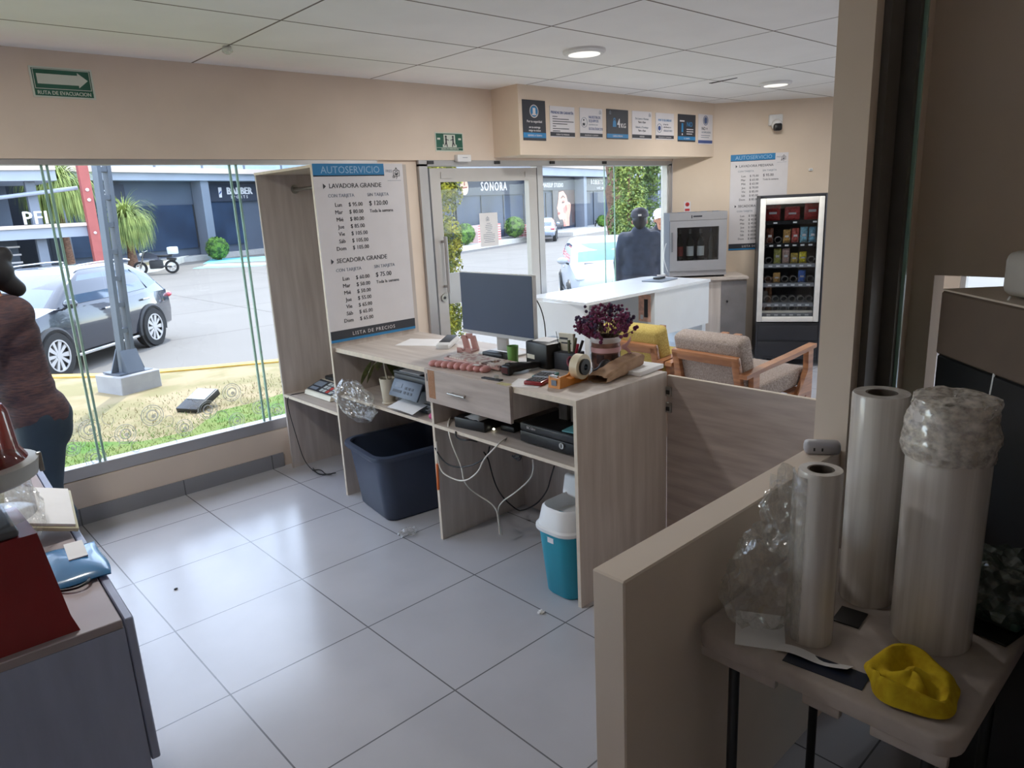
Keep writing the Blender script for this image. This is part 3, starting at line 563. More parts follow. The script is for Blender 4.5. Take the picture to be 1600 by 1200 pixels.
for k, z in enumerate(zs):
    b = B(m_black if k < 2 else m_vi); dbox(b,V0+.05,V1-.05,.1,VF-.06,z-.012,z); dbox(b,V0+.05,V1-.05,VF-.065,VF-.055,z-.035,z+.004)
    b.use(m_tag); n_ = 3 if k == 0 else 6
    for i in range(n_): s_ = V0+.10+i*(.36/max(1,n_-1))+(.03 if k==0 else 0); dbox(b,s_,s_+.035,VF-.055,VF-.052,z-.025,z-.010)
    b.build('tray',t)
b = B(m_lab); dbox(b,V0+.05,V1-.05,VF-.10,VF-.06,.505,.555); b.build('tray_lip',t)
for k, z in enumerate(zs[1:]):
    for i in range(6):
        s_ = V0+.105+i*.079; b = B(m_steel); o = dwv(0,0,0); b.T = Matrix(((gv.x,nv.x,0,o.x),(gv.y,nv.y,0,o.y),(0,0,1,0),(0,0,0,1)))
        b.tube([(s_+.03*math.cos(a*PI/8), VF-.08-.016*a/8*1.0, z+.036+.03*math.sin(a*PI/8)) for a in range(0,64)],.0022,5).build('coil',t)
SN = [(0,0,'red',.15,'red snack packet at the left of the top tray'),(0,1,'red2',.13,'red and clear snack packet mid top tray'),(0,2,'red',.17,'bright red snack packet with white print at the right of the top tray'),
      (1,0,'brown',.15,'brown snack packet at the left of the second tray'),(1,2,'tan',.13,'tan biscuit packet in the second tray'),(1,3,'redwhite',.14,'red and white packet in the second tray'),(1,4,'cyan',.15,'pale blue packet in the second tray'),(1,5,'cyan2',.15,'pale blue packet at the right of the second tray'),
      (2,1,'green',.15,'yellow green packet in the third tray'),(2,2,'pinkish',.15,'pale striped packet in the third tray'),(2,3,'mustard',.10,'mustard packet in the third tray'),(2,4,'yellow',.11,'bright yellow packet in the third tray'),
      (3,1,'tan',.10,'tan packet in the fourth tray under the reflection'),(3,4,'bluewhite',.12,'blue packet with white print in the fourth tray')]
CC = dict(red=(176,40,42),red2=(190,70,70),brown=(120,70,50),tan=(206,160,90),redwhite=(190,90,80),cyan=(130,190,210),cyan2=(120,180,206),green=(170,170,90),pinkish=(190,160,150),mustard=(200,170,80),yellow=(226,206,40),bluewhite=(70,110,190))
for k, i, cn, h_, lb in SN:
    s_ = V0+.105+(i*.079 if k else i*.18+.02); w_ = .034 if k else .07; p = dwv(s_,VF-.12,zs[k])
    b = B(mat('packet_'+cn,CC[cn],.3,0,.35,60)); b.T = Matrix(((gv.x,nv.x,0,p.x),(gv.y,nv.y,0,p.y),(0,0,1,p.z+.003),(0,0,0,1)))
    def pk(u, v, sg): 
        e = math.sin(PI*min(1,max(0,v)))**.5*math.sin(PI*u)**.5; return ((u-.5)*2*w_, sg*.018*e, v*h_)
    b.surf(lambda u,v: pk(u,v,1),8,10); b.surf(lambda u,v: pk(u,v,-1),8,10); b.use(m_signw); b.box((-w_*.5,.0185,h_*.42),(w_*.5,.0195,h_*.56))
    b.build('snack_packet',None,lb,'snack','packets in the snack machine')
# small tins on top of the machine
b = B(mat('tin_floral',(150,140,130),.5,0,.5,90)).at(dwv(.98,.45,1.685)).cyl((0,0,0),.05,.13,20); b.build('decorative_tin',label='patterned tin standing on top of the snack machine beside the partition',cat='tin')
# ------------------------------------------------------------------ armchairs
m_teak = mat('teak',(178,122,80),.4,0,.15,4,(1,1,9),c2=(144,94,62),coat=.1)
def fabric(n, c, c2): return mat(n,c,.95,0,.2,90,(1,3,1),bump=.4,c2=c2,spec=.1)
def armchair(lb, fab, loc, rz):
    t = thing('armchair',lb,'chair',loc,rz,'lobby armchairs')
    b = B(fab); b.T = Matrix.Translation((-.02,0,.42)) @ Matrix.Rotation(-.26,4,'Y'); b.box((-.14,-.275,-.02),(-.0,.275,.42),.035,3); b.build('back_cushion',t,local=True)
    b = B(fab); b.T = Matrix.Translation((.02,0,.33)) @ Matrix.Rotation(-.06,4,'Y'); b.box((-.05,-.275,0),(.58,.275,.13),.03,3); b.build('seat_cushion',t,local=True)
    b = B(m_teak); b.T = Matrix.Translation((-.02,0,.42)) @ Matrix.Rotation(-.26,4,'Y')
    for y in (-.27,.215): b.box((-.18,y,-.14),(-.142,y+.055,.31),.006)
    b.box((-.18,-.27,.255),(-.142,.27,.325),.01); b.box((-.18,-.27,-.1),(-.142,.27,-.05),.006); b.build('back_frame',t,local=True)
    b = B(m_teak)
    for y in (-.29,.26): b.box((-.06,y,.27),(.58,y+.03,.33),.006)
    b.box((.55,-.29,.27),(.58,.29,.33),.006); b.build('seat_frame',t,local=True)
    for y in (-.335,.275):
        b = B(m_teak); b.prism([(-.26,.555),(.0,.58),(.30,.60),(.60,.635),(.60,.662),(.28,.63),(-.02,.607),(-.26,.582)],y,y+.06,'y'); b.build('armrest',t,local=True)
    for y in (-.325,.285):
        b = B(m_teak); b.prism([(-.22,0),(-.165,0),(-.09,.33),(-.10,.585),(-.17,.575),(-.16,.36)],y,y+.04,'y'); b.build('leg',t,local=True)
        b = B(m_teak); b.prism([(.52,0),(.565,0),(.58,.33),(.575,.63),(.51,.625),(.515,.48),(.44,.36),(.12,.06),(.16,.03),(.46,.28),(.505,.30)],y,y+.04,'y'); b.build('leg',t,local=True)
    return t
armchair('grey fabric armchair with a teak frame, nearest the gate',fabric('grey_tweed',(186,172,162),(140,126,118)),(4.42,2.60,0),-.07)
armchair('mustard yellow armchair with a teak frame behind the flowers',fabric('mustard_tweed',(206,184,112),(176,152,84)),(4.46,3.30,0),-.02)
B(mat('lobby_rug',(126,128,128),.9,0,.1,30)).at((5.6,2.95,.002),.5).box((-.6,-.12,0),(.6,.12,.008)).build('floor_mat',label='narrow grey mat on the lobby floor beyond the grey armchair',cat='mat')
# ------------------------------------------------------------------ near cabinet on the left with its things
m_cab = mat('cabinet_blue_grey',(166,174,200),.45,0,.05,4,(6,6,1)); m_cabt = mat('cabinet_top',(168,156,158),.45,0,.06,4)
t = thing('drawer_cabinet','grey drawer cabinet in the near left corner of the room','cabinet',(-.2,2.35,0))
CR = -.05
def cb(m): b = B(m); b.T = Matrix.Translation((.338,1.717,0)) @ Matrix.Rotation(CR,4,'Z'); return b
cb(m_cab).box((-1.0,0,0),(-.022,1.5,.828)).build('body',t)
cb(m_cabt).box((-1.0,0,.828),(-.024,1.5,.85),.002,1).build('top',t)
d_ = cb(m_cab).box((-.02,.0,.46),(0,.9,.848),.003,1).build('drawer_front',t)
cb(m_cab).box((-.02,.905,.46),(0,1.5,.848),.003,1).build('drawer_front',t)
cb(m_steel).tube([(.0,.3,.66),(.02,.3,.66),(.02,.55,.66),(.0,.55,.66)],.006,8).build('handle',d_)
def cbp(x, y, z): return Matrix.Translation((.338,1.717,0)) @ Matrix.Rotation(CR,4,'Z') @ Vector((x,y,z))
# red dispenser
m_red = mat('red_plastic',(140,34,40),.3,0,.06,5,coat=.2)
t = thing('gum_dispenser','red dispenser with a grey tray, clear tube and red canister on the near cabinet','dispenser',(.05,1.9,.85))
b = B(m_red); r0 = [(-.35,1.77,.85),(.235,1.745,.85),(.235,2.03,.85),(-.35,2.03,.85)]; r1 = [(-.35,1.78,.885),(.225,1.757,.885),(.22,2.02,.885),(-.35,2.02,.885)]; r2 = [(-.35,1.79,1.09),(.20,1.78,1.09),(.195,2.0,1.09),(-.35,2.0,1.09)]
b.loft([r0,r1,r2]).build('base',t,ang=20)
B(mat('grey_tray',(88,90,96),.4)).box((-.35,1.785,1.09),(.17,1.99,1.11),.008).build('tray',t)
DC = (.125,1.90)
B(glassmat('clear_acrylic',(.93,.94,.95),.1,.03,(200,205,210),.10)).at((*DC,1.11)).lathe([(.10,0),(.10,.08)],seg=32).build('clear_tube',t)
B(mat('grey_collar',(186,186,184),.35)).at((*DC,1.19)).lathe([(.10,0),(.118,.01),(.124,.045),(.112,.05)],seg=36).use(m_steel).box((.118,-.02,.004),(.128,-.008,.05),.002).build('collar',t)
B(glassmat('red_translucent',(.6,.16,.16),.08,.08,(120,28,32),.65)).at((*DC,1.24)).lathe([(.105,0),(.092,.025),(.086,.11),(.078,.125),(.05,.132)],seg=32).build('canister',t)
b = B(m_film); b.bm(crumple(4,(.235,2.40,.945),(.06,.13,.085),.25)).build('clear_bag',smooth=False,label='clear crinkled plastic bag standing on the near cabinet',cat='bag')
b = B(mat('folder_cream',(196,190,160),.6)); p=cbp(-.06,.62,.852)
b.T = Matrix.Translation((.27,2.42,.905)) @ Matrix.Rotation(-.15,4,'Z') @ Matrix.Rotation(.10,4,'X') @ Matrix.Rotation(.33,4,'Y'); b.box((-.08,-.09,0),(.11,.2,.012),.003).use(m_paper).box((-.07,-.08,.012),(.10,.19,.02))
b.build('paper_folder',label='cream folder of papers propped at a slant on the near cabinet',cat='folder')
m_pk = mat('blue_film',(40,110,160),.25,0,.15,10,coat=.3)
b = B(m_pk); b.T = Matrix.Translation((.275,2.10,.853)) @ Matrix.Rotation(-.1,4,'Z')
b.surf(lambda u,v: ((u-.5)*.19+.006*math.sin(5*v), (v-.5)*.25, .006+.016*(max(0,math.sin(PI*u))**.3)*(max(0,math.sin(PI*v))**.3)+.002*math.sin(9*u+4*v)), 20, 20, .004).use(m_paper).box((.015,-.01,.0225),(.06,.11,.0262)).build('folded_package',label='flat blue film package with a white tear on the near cabinet edge',cat='package')
B(m_dark).tube([cbp(-.13,.27,.853),cbp(-.08,.22,.86),cbp(-.04,.24,.862),cbp(-.045,.30,.853)],.004,8,3).build('cable_loop',label='short dark cable loop beside the red dispenser base',cat='cable')
# ------------------------------------------------------------------ folding table at the right and things on it
m_tab = mat('grey_table_plastic',(172,160,152),.55,0,.04,30,bump=.1)
t = thing('folding_table','small grey moulded plastic folding table behind the half wall','table',(1.62,.55,0))
def rrect(x0,y0,x1,y1,r,n=6):
    o = []
    for cx, cy, a0 in ((x1-r,y1-r,0),(x0+r,y1-r,PI/2),(x0+r,y0+r,PI),(x1-r,y0+r,1.5*PI)):
        for k in range(n+1): a = a0+PI/2*k/n; o.append((cx+r*math.cos(a),cy+r*math.sin(a)))
    return o
b = B(m_tab); b.loft([[(x,y,z) for x,y in rrect(1.325+i,.285+i,1.95-i,.85-i,.05)] for i, z in ((.0,.69),(0,.722),(.004,.728),(.010,.73))]).build('tabletop',t,ang=50)
b = B(m_tab)
for y0, y1 in ((.30,.44),(.50,.58),(.64,.83)): b.box((1.327,y0,.665),(1.345,y1,.69),.004)
b.build('skirt',t)
for x, y in ((1.40,.35),(1.40,.78),(1.87,.35),(1.87,.78)): B(m_dark).tube([(x,y,.69),(x,y,0)],.013,10).build('leg',t)
m_roll = mat('wrap_film_roll',(222,216,210),.25,0,.06,3,(14,14,.5),c2=(198,190,184),coat=.5)
def roll(name, lb, x, y, r, h_, core, z=.73, tilt=0):
    t = thing(name,lb,'roll',(x,y,z),group='plastic film rolls on the table')
    B(m_roll).at((x,y,z)).lathe([(r*.97,0),(r,.006),(r,h_*.5),(r*1.01,h_-.006),(r*.97,h_),(core,h_),(core,h_-.05)],seg=44,cap=False).lathe([(0.001,.0),(r*.97,0)],seg=44,cap=False).build('film',t)
    B(mat('cardboard_core',(92,82,74),.8)).at((x,y,z)).lathe([(core*.99,h_-.0005),(core*.86,h_-.001),(core*.84,h_-.09),(.001,h_-.09)],seg=32,cap=False).build('core',t)
    return t
t = roll('film_roll','short clear film roll with an open core, nearest the half wall end',1.475,.632,.046,.415,.028)
b = B(m_film); zz=.735
b.surf(lambda u,v: (1.475+(.048+.012*u)*math.cos(3.0-1.5*u)+.002*math.sin(60*v), .632+(.048+.012*u)*math.sin(3.0-1.5*u), .735+.40*v), 6, 30, .0008).build('loose_edge',t)
roll('film_roll','tall slim clear film roll standing at the partition',1.735,.612,.063,.535,.035)
t = roll('film_roll','thickest film roll with crumpled wrapping over its top',1.66,.44,.082,.545,.03)
from mathutils import noise as NZ
b = B(glassmat('milky_wrap',(.9,.88,.85),.12,.15,(228,220,212),.62,.2,10))
def wrapf(u, v):
    a = 2*PI*u; q = Vector((math.cos(a)*2,math.sin(a)*2,v*6)); n_ = NZ.noise(q*.7)*.007+(.3-abs(NZ.noise(q*1.5)))*.008
    if v < .75: rr = .086+.006*math.sin(v*7)+n_; z = 1.17+.125*v/.75
    else: k = (v-.75)/.25; rr = (.086+n_)*(1-k*.97); z = 1.295+.012*math.sin(k*PI)+n_*.6
    return (1.66+rr*math.cos(a), .44+rr*math.sin(a), z)
b.surf(wrapf,56,26).build('crumpled_cover',t)
# crumpled bags
B(m_film).bm(crumple(1,(1.47,.745,.835),(.10,.085,.12),.35)).build('clear_bag',smooth=False,label='crumpled clear plastic bag slumped between the half wall and short roll',cat='bag')
B(m_film).bm(crumple(7,(1.54,.72,.99),(.075,.06,.10),.4)).build('clear_bag',smooth=False,label='wispy clear plastic bag rising against the half wall beside the short roll',cat='bag')
B(glassmat('grey_green_bag',(.7,.76,.72),.08,.15,(90,100,92),.4,.8,14)).bm(crumple(9,(1.85,.36,.80),(.09,.10,.085),.35)).build('dim_bag',smooth=False,label='dim grey green plastic bag on the table right corner',cat='bag')
b = B(mat('dark_tray',(26,30,26),.3)); b.T = Matrix.Translation((1.80,.345,.731)) @ Matrix.Rotation(-.2,4,'Z'); b.box((-.07,-.055,0),(.07,.055,.006),.002).use(mat('tray_teal',(40,70,64),.4)).box((-.01,-.05,.006),(.065,.05,.03),.008).build('small_tray',label='small dark tray with a teal packet at the table right',cat='tray')
m_cloth = mat('yellow_microfibre',(206,178,44),.95,0,.12,40,bump=.3,spec=.1,c2=(184,152,36))
def clothf(u, v):
    a = 2*PI*u; c_, s_ = math.cos(a), math.sin(a); q = Vector((c_*v*2.2,s_*v*2.2,1.3)); n_ = NZ.noise(q)
    rr = .092*(v**.9)*(1+.10*math.sin(2*a+.6)+.06*math.sin(5*a))
    rim = math.exp(-((v-.80)/.17)**2)*(.030+.014*math.sin(2*a+1.2)); core = math.exp(-(v/.42)**2)*.034; fold = .011*math.sin(3*a+7*v)*math.sin(PI*min(1,v*1.15))
    return (1.435+rr*c_*.95-.01*math.sin(4*v), .405+rr*s_, max(.7325,.737+(rim+core+fold+.012*n_)*(1-max(0,(v-.86)/.14)**2)))
B(m_cloth).surf(clothf,72,26,.003).build('cleaning_cloth',label='yellow microfibre cloth bunched on the table corner',cat='cloth')
b = B(m_paper); b.surf(lambda u,v: (1.405-.035*u+.0*v+.02*v, .665-.15*v-.0*u, .7325+.004*math.sin(7*v)+.012*u*v), 3, 14, .0006); b.use(m_inkg)
b.build('receipt_strip',label='narrow white receipt strip curling toward the yellow cloth',cat='receipt')
b = B(mat('navy_folder',(30,38,58),.4)); b.T = Matrix.Translation((1.385,.565,.7305)) @ Matrix.Rotation(.1,4,'Z'); b.box((-.03,-.09,0),(.03,.075,.0015)).build('navy_folder',label='dark navy sheet under the receipt strip on the table',cat='folder')
b = B(m_paper); b.T = Matrix.Translation((1.43,.74,.7303)) @ Matrix.Rotation(.5,4,'Z'); b.box((-.085,-.06,0),(.06,.05,.001)).build('paper_sheet',label='white paper sheet under the crumpled bag on the table',cat='paper')
b = B(m_black); b.T = Matrix.Translation((1.62,.60,.7303)) @ Matrix.Rotation(.1,4,'Z'); b.box((-.045,-.03,0),(.03,.03,.003)).build('black_card',label='small black card on the table between two film rolls',cat='card')
# outlet block on the half wall
t = thing('outlet_block','grey power outlet block lying on the half wall top','outlet',(2.11,.91,.947))
b = B(mat('outlet_grey',(176,172,176),.4)); b.T = Matrix.Translation((2.075,.925,.947)) @ Matrix.Rotation(-1.0,4,'Z'); b.box((-.02,-.022,0),(.085,.022,.042),.014,3).build('body',t)
b = B(m_dark); b.T = Matrix.Translation((2.075,.925,.947)) @ Matrix.Rotation(-1.0,4,'Z')
for x in (.005,.028): b.box((x,-.0228,.014),(x+.005,-.0218,.024))
b.build('sockets',t)
# dark machine by the doorway with a white box on it
t = thing('covered_machine','large dark box shaped machine with a brown top band by the doorway','machine',(2.1,.1,0))
MC = Vector((2.31,.672,0)); b = B(m_black); b.T = Matrix.Translation(MC) @ Matrix.Rotation(-PI*.75,4,'Z'); b.box((0,0,0),(1.0,.52,1.25),.006,1).build('body',t)
b = B(mat('brown_cover',(96,80,68),.6)); b.T = Matrix.Translation(MC) @ Matrix.Rotation(-PI*.75,4,'Z'); b.box((-.003,-.003,1.25),(1.003,.523,1.435),.006,1).use(mat('lit_cover_top',(190,176,160),.6)).box((.0,.0,1.435),(1.0,.52,1.44)).build('top_cover',t)  # top coloured pale for the light that falls on it through the opening
b = B(mat('white_housing',(176,170,164),.4)); b.T = Matrix.Translation((2.20,.465,1.44)) @ Matrix.Rotation(-PI*.75,4,'Z'); b.box((-.035,-.03,.004),(.12,.10,.12),.025,3)
t = thing('white_dispenser','white rounded plastic box with a cord on the dark machine','box',(2.2,.465,1.44)); b.build('housing',t)
b = B(m_white); b.tube([(2.165,.475,1.445),(2.128,.475,1.43),(2.115,.475,1.30),(2.13,.49,1.1),(2.12,.49,.9),(2.10,.50,.80)],.0035,6,3).build('cord',t)
b = B(glassmat('dark_green_glass',(.35,.42,.36),.15,.03,(40,52,42),.4)); b.at((2.12,.395,1.564)).lathe([(.05,0),(.052,.01),(.052,.11),(.046,.125)],seg=24)
t = thing('green_jar','dark green glass jar standing on the white rounded box','jar',(2.12,.395,1.564)); b.build('glass_body',t); B(m_dark).at((2.12,.395,1.689)).lathe([(.047,0),(.047,.02)],seg=24).build('lid',t)
# ------------------------------------------------------------------ things on the service desk (worktop at .945)
ZT = .945
t = thing('monitor','wide flat computer monitor with a dark blank screen on the desk','monitor',(2.53,2.84,ZT))
B(m_white).box((2.505,2.555,1.045),(2.53,3.135,1.385),.004,1).use(mat('monitor_bezel',(190,190,194),.4)).box((2.502,2.555,1.045),(2.506,3.135,1.062)).build('housing',t)
B(mat('blank_screen',(46,62,94),.45,0,.04,3)).box((2.5025,2.562,1.064),(2.5045,3.128,1.380)).build('screen',t)
B(m_aluL).box((2.53,2.80,.965),(2.55,2.88,1.2),.004).box((2.46,2.72,ZT),(2.62,2.96,.957),.004).build('stand',t)
B(m_black).tube([(2.535,2.60,1.30),(2.545,2.53,1.2),(2.55,2.52,1.05),(2.56,2.55,.96)],.003,6,3).build('cable',t)
def slab(m, lo, hi, c, rz, bev=.003, tilt=0): b = B(m); b.T = Matrix.Translation(c) @ Matrix.Rotation(rz,4,'Z') @ Matrix.Rotation(tilt,4,'Y'); return b.box(lo,hi,bev) if bev else b.box(lo,hi)
slab(m_paper,(-.105,-.15,0),(.105,.15,.0012),(2.50,3.50,ZT),.5,0).build('paper_sheet',label='white paper sheet on the desk below the price list',cat='paper')
t = thing('card_terminal','white card payment terminal with a dark face on the desk','terminal',(2.50,3.28,ZT))
slab(m_white,(-.095,-.04,.0),(.095,.04,.035),(2.51,3.29,ZT+.004),.55,.01,-.12).build('body',t)
slab(m_ink,(-.05,-.033,.0352),(.088,.033,.037),(2.51,3.29,ZT+.004),.55,.0008,-.12).build('face',t)
t = thing('phone_stand','dusty pink phone holder beside the monitor foot','holder',(2.47,3.06,ZT))
m_pink = mat('dusty_pink',(196,150,144),.5,0,.05,8)
b = B(m_pink); b.T = Matrix.Translation((2.47,3.06,ZT)) @ Matrix.Rotation(.3,4,'Z'); b.prism([(-.04,0),(.05,0),(.05,.012),(.02,.09),(.008,.085),(.03,.015),(-.03,.015),(-.04,.03)],-.045,-.012,'y').prism([(-.04,0),(.05,0),(.05,.012),(.02,.09),(.008,.085),(.03,.015),(-.03,.015),(-.04,.03)],.012,.045,'y').box((-.04,-.045,0),(.05,.045,.012)); b.build('frame',t)
slab(m_pink,(.018,-.02,.07),(.03,.02,.10),(2.47,3.06,ZT),.3,.003).build('rest_lip',t)
slab(m_dark,(-.03,-.075,0),(.03,.075,.036),(2.44,2.79,ZT),.05,.006).build('dark_case',label='low dark case between the keyboard and the monitor foot',cat='case')
B(mat('green_cup',(112,160,82),.4)).at((2.42,2.635,ZT)).lathe([(.026,0),(.03,.09),(.027,.09),(.024,.006)],seg=24).build('green_cup',label='small green cup beside the black receipt box',cat='cup')
t = thing('receipt_box','black box with a pale label on the desk right of the monitor','box',(2.49,2.45,ZT))
slab(m_black,(-.075,-.085,0),(.11,.085,.125),(2.49,2.455,ZT),-.12,.01).build('body',t)
slab(m_lab,(-.0765,.01,.04),(-.0755,.07,.062),(2.49,2.455,ZT),-.12,0).build('label_plate',t)
slab(m_paper,(-.04,-.04,.125),(.06,.06,.1285),(2.49,2.455,ZT),.2,0).build('paper_note',t)
t = thing('keyboard','beige and pink computer keyboard in front of the monitor','keyboard',(2.32,2.76,ZT))
m_kb = mat('keyboard_pink',(196,158,150),.5); m_key = mat('key_cream',(222,208,198),.5); m_key2 = mat('key_brown',(120,92,84),.5)
def KT(x,y,z): b = B(); b.T = Matrix.Translation((2.315,2.77,ZT)) @ Matrix.Rotation(-.02,4,'Z') @ Matrix.Translation((x,y,z)); return b
b = KT(0,0,0).use(m_kb).box((-.07,-.225,.004),(.07,.225,.018),.006); b.build('case',t)
b = KT(0,0,0); random.seed(5)
for i in range(6):
    for j in range(21):
        if j in (15,16) and i in (2,3): continue
        b.use(m_key2 if (j in (0,15,20) and i in (0,4)) or (j==14 and i<3) else (m_kb if random.random()<.18 else m_key)); b.box((-.061+i*.021,.205-j*.0206,.018),(-.061+i*.021+.017,.205-j*.0206-.0168,.026))
b.build('keys',t)
t = thing('wrist_rest','pink bumpy paw pad wrist rest along the desk edge','wrist rest',(2.16,2.75,ZT))
b = B(mat('pink_silicone',(198,140,136),.4,0,.06,8,sub=.1))
for k in range(9): b.ball((2.135+.008*k,2.925-.041*k,ZT+.015),(.033,.024,.017+.004*math.sin(PI*k/8)),14,8)
b.build('pads',t); slab(m_paper,(-.012,-.02,0),(.012,.02,.001),(2.18,2.64,ZT+.034),.3,0).build('care_tag',t)
t = thing('barcode_scanner','black handheld barcode scanner lying on the desk','scanner',(2.30,2.45,ZT))
b = B(m_black); b.tube([(2.225,2.465,ZT+.03),(2.27,2.46,ZT+.03),(2.36,2.445,ZT+.026),(2.41,2.44,ZT+.02)],[.03,.024,.019,.016],12,1).box((2.205,2.435,ZT),(2.24,2.495,ZT+.05),.012); b.build('body',t)
slab(mat('reader_window',(70,20,24),.2),(-.0008,-.022,.012),(0,.022,.04),(2.2045,2.465,ZT),0,0).build('reader_window',t)
for nm, lb, c, m_ in (('calculator','dark red calculator in front of the tape dispenser',(2.195,2.235),m_red),('calculator','teal calculator behind the dark red one',(2.285,2.275),mat('teal_plastic',(66,130,134),.45))):
    t = thing(nm,lb,'calculator',(*c,ZT),group='calculators'); b = slab(m_,(-.05,-.045,.002),(.06,.045,.02),(*c,ZT),.3,.005); b.build('body',t)
    b = B(m_ink); b.T = Matrix.Translation((*c,ZT)) @ Matrix.Rotation(.3,4,'Z')
    for i in range(4):
        for j in range(4): b.box((-.042+i*.018,-.037+j*.019,.02),(-.03+i*.018,-.022+j*.019,.0235))
    b.build('keys',t); slab(m_inkg,(.034,-.036,.0202),(.054,.036,.0212),(*c,ZT),.3,0).build('display',t)
slab(m_paper,(-.08,-.07,0),(.07,.07,.0012),(2.175,2.275,ZT),.5,0).build('paper_sheet',label='white paper slip under the dark red calculator',cat='paper')
t = thing('tape_dispenser','orange desk tape dispenser with a roll of cream tape','tape dispenser',(2.28,2.13,ZT))
m_or = mat('orange_plastic',(216,138,52),.35,0,.04,6,coat=.3)
def TD(m): b = B(m); b.T = Matrix.Translation((2.285,2.125,ZT)) @ Matrix.Rotation(.10,4,'Z'); return b
b = TD(m_or); pf = [(-.11,0),(.10,0),(.112,.03),(.085,.085),(.07,.088),(.05,.045),(.03,.03),(-.03,.028),(-.06,.04),(-.075,.052),(-.105,.052)]
b.prism(pf,-.032,-.024,'y').prism(pf,.024,.032,'y').prism([(-.11,0),(.10,0),(.105,.02),(-.03,.022),(-.075,.045),(-.105,.045)],-.024,.024,'y'); b.build('base',t)
b = TD(mat('cream_tape',(220,206,176),.4,coat=.2)); b.T = b.T @ Matrix.Translation((.03,-.02,.075)) @ Matrix.Rotation(-PI/2,4,'X'); b.disc(0,0,.056,.036,z=-.04,t=.04,seg=40); b.build('tape_roll',t)
b = TD(m_dark); b.T = b.T @ Matrix.Translation((.03,-.024,.075)) @ Matrix.Rotation(-PI/2,4,'X'); b.disc(0,0,.036,.014,z=-.048,t=.048,seg=30); b.build('hub',t)
TD(m_steel).box((-.112,-.02,.05),(-.103,.02,.057)).build('cutter',t); TD(m_inkg).box((-.1108,-.014,.012),(-.1100,.014,.036)).build('label_plate',t)
t = thing('pencil_holder','desk caddy holding pens, scissors and papers beside the flower pot','holder',(2.49,2.31,ZT))
b = slab(m_ink,(-.045,-.06,0),(.045,.06,.085),(2.495,2.315,ZT),.1,.004); b.build('caddy',t)
b = slab(m_lab,(-.006,-.03,.08),(.006,.055,.17),(2.505,2.325,ZT),.1,0); b.use(m_ink).box((-.0066,.0,.14),(-.006,.05,.15)).box((-.0066,-.02,.12),(-.006,.04,.127)); b.build('card_stack',t)
for i, (dx, dy, c, h_) in enumerate(((.0,-.03,(110,110,80),.155),(.015,-.045,(40,40,46),.14),(-.01,-.05,(150,40,60),.13),(.02,.0,(60,60,66),.165),(-.02,-.02,(90,96,70),.15),(-.015,.045,(20,20,24),.18))):
    B(mat('pen_%d'%i,c,.4)).tube([(2.495+dx,2.315+dy,ZT+.07),(2.50+dx*1.7,2.315+dy*1.4,ZT+h_)],.007 if i<5 else .0015,8).build('pen',t)
for yy in (2.262,2.235): B(mat('scissor_handle',(120,46,62),.4)).tube([(2.445+.012*math.cos(a*PI/6),yy+.014*math.sin(a*PI/6),ZT+.05+.02*math.sin(a*PI/6+1)) for a in range(13)],.006,8).build('scissor_handle',t)
# flower jar
t = thing('flower_pot','banded jar of dried purple flowers with a pink ribbon bow','flowers',(2.62,2.19,ZT))
PC = (2.62,2.19,ZT)
B(mat('jar_copper',(160,118,104),.3,.3,.25,14,(1,1,3),c2=(92,70,68))).at(PC).lathe([(.064,0),(.068,.008),(.07,.15),(.066,.152),(.06,.06)],seg=36).build('jar',t)
B(mat('jar_rim_white',(218,214,216),.4)).at(PC).lathe([(.0705,.128),(.0735,.132),(.0735,.15),(.068,.155)],seg=36,cap=False).build('rim',t)
for k in range(6):
    b = B(mat('jar_dark_panel',(70,52,54),.4)); a = k*PI/3+.3; b.T = Matrix.Translation(PC) @ Matrix.Rotation(a,4,'Z'); b.surf(lambda u,v: (.0705*math.cos((u-.5)*.55), .0705*math.sin((u-.5)*.55), .03+.045*v),6,1); b.build('painted_panel',t)
m_rib = mat('pink_ribbon',(224,178,182),.35,0,.05,10)
b = B(m_rib).at(PC).lathe([(.0725,.082),(.0725,.106)],seg=36,cap=False)
b.T = Matrix.Translation((2.645,2.12,ZT+.09)); b.surf(lambda u,v: (.01+.03*u, -.005-.055*u, .012+.02*(v-.5)-.05*u+.006*math.sin(5*u)),8,3,.001).surf(lambda u,v: (.03*u, -.01-.03*u, .014+.022*(v-.5)+.045*u*u),8,3,.001); b.build('ribbon',t)
random.seed(11); bs = B(mat('dry_stem',(96,84,70),.8)); bf = B(mat('purple_flowers',(128,52,92),.85,0,.35,60,c2=(84,34,66))); bl = B(mat('dark_purple_leaf',(70,52,84),.8,0,.3,50))
for k in range(70):
    a = random.random()*2*PI; e = random.random()**.6; R_ = .035+.10*e; h_ = .165+.115*(1-e*e)*random.random()+.04*random.random()
    tip = (PC[0]+R_*math.cos(a), PC[1]+R_*math.sin(a)*1.12, ZT+h_); bs.tube([(PC[0]+.03*math.cos(a),PC[1]+.03*math.sin(a),ZT+.12),(PC[0]+.6*R_*math.cos(a),PC[1]+.6*R_*math.sin(a),ZT+.8*h_),tip],.0016,4)
    for j in range(9 if k % 3 else 5):
        q = Vector(tip)+Vector((random.gauss(0,.011),random.gauss(0,.011),random.gauss(0,.016))); (bf if k%4 else bl).ball(q,(.006+random.random()*.004,)*3,6,4)
for a, zz in ((2.6,.20),(2.2,.14),(-2.4,.13)):
    for j in range(8): q = (PC[0]+(.06+.012*j)*math.cos(a)*.6, PC[1]+(.06+.012*j)*abs(math.sin(a))*1.0, ZT+zz+.006*j); bf.ball(q,(.008,.008,.008),6,4)
bs.build('stems',t); bf.build('blossoms',t); bl.build('dark_blossoms',t)
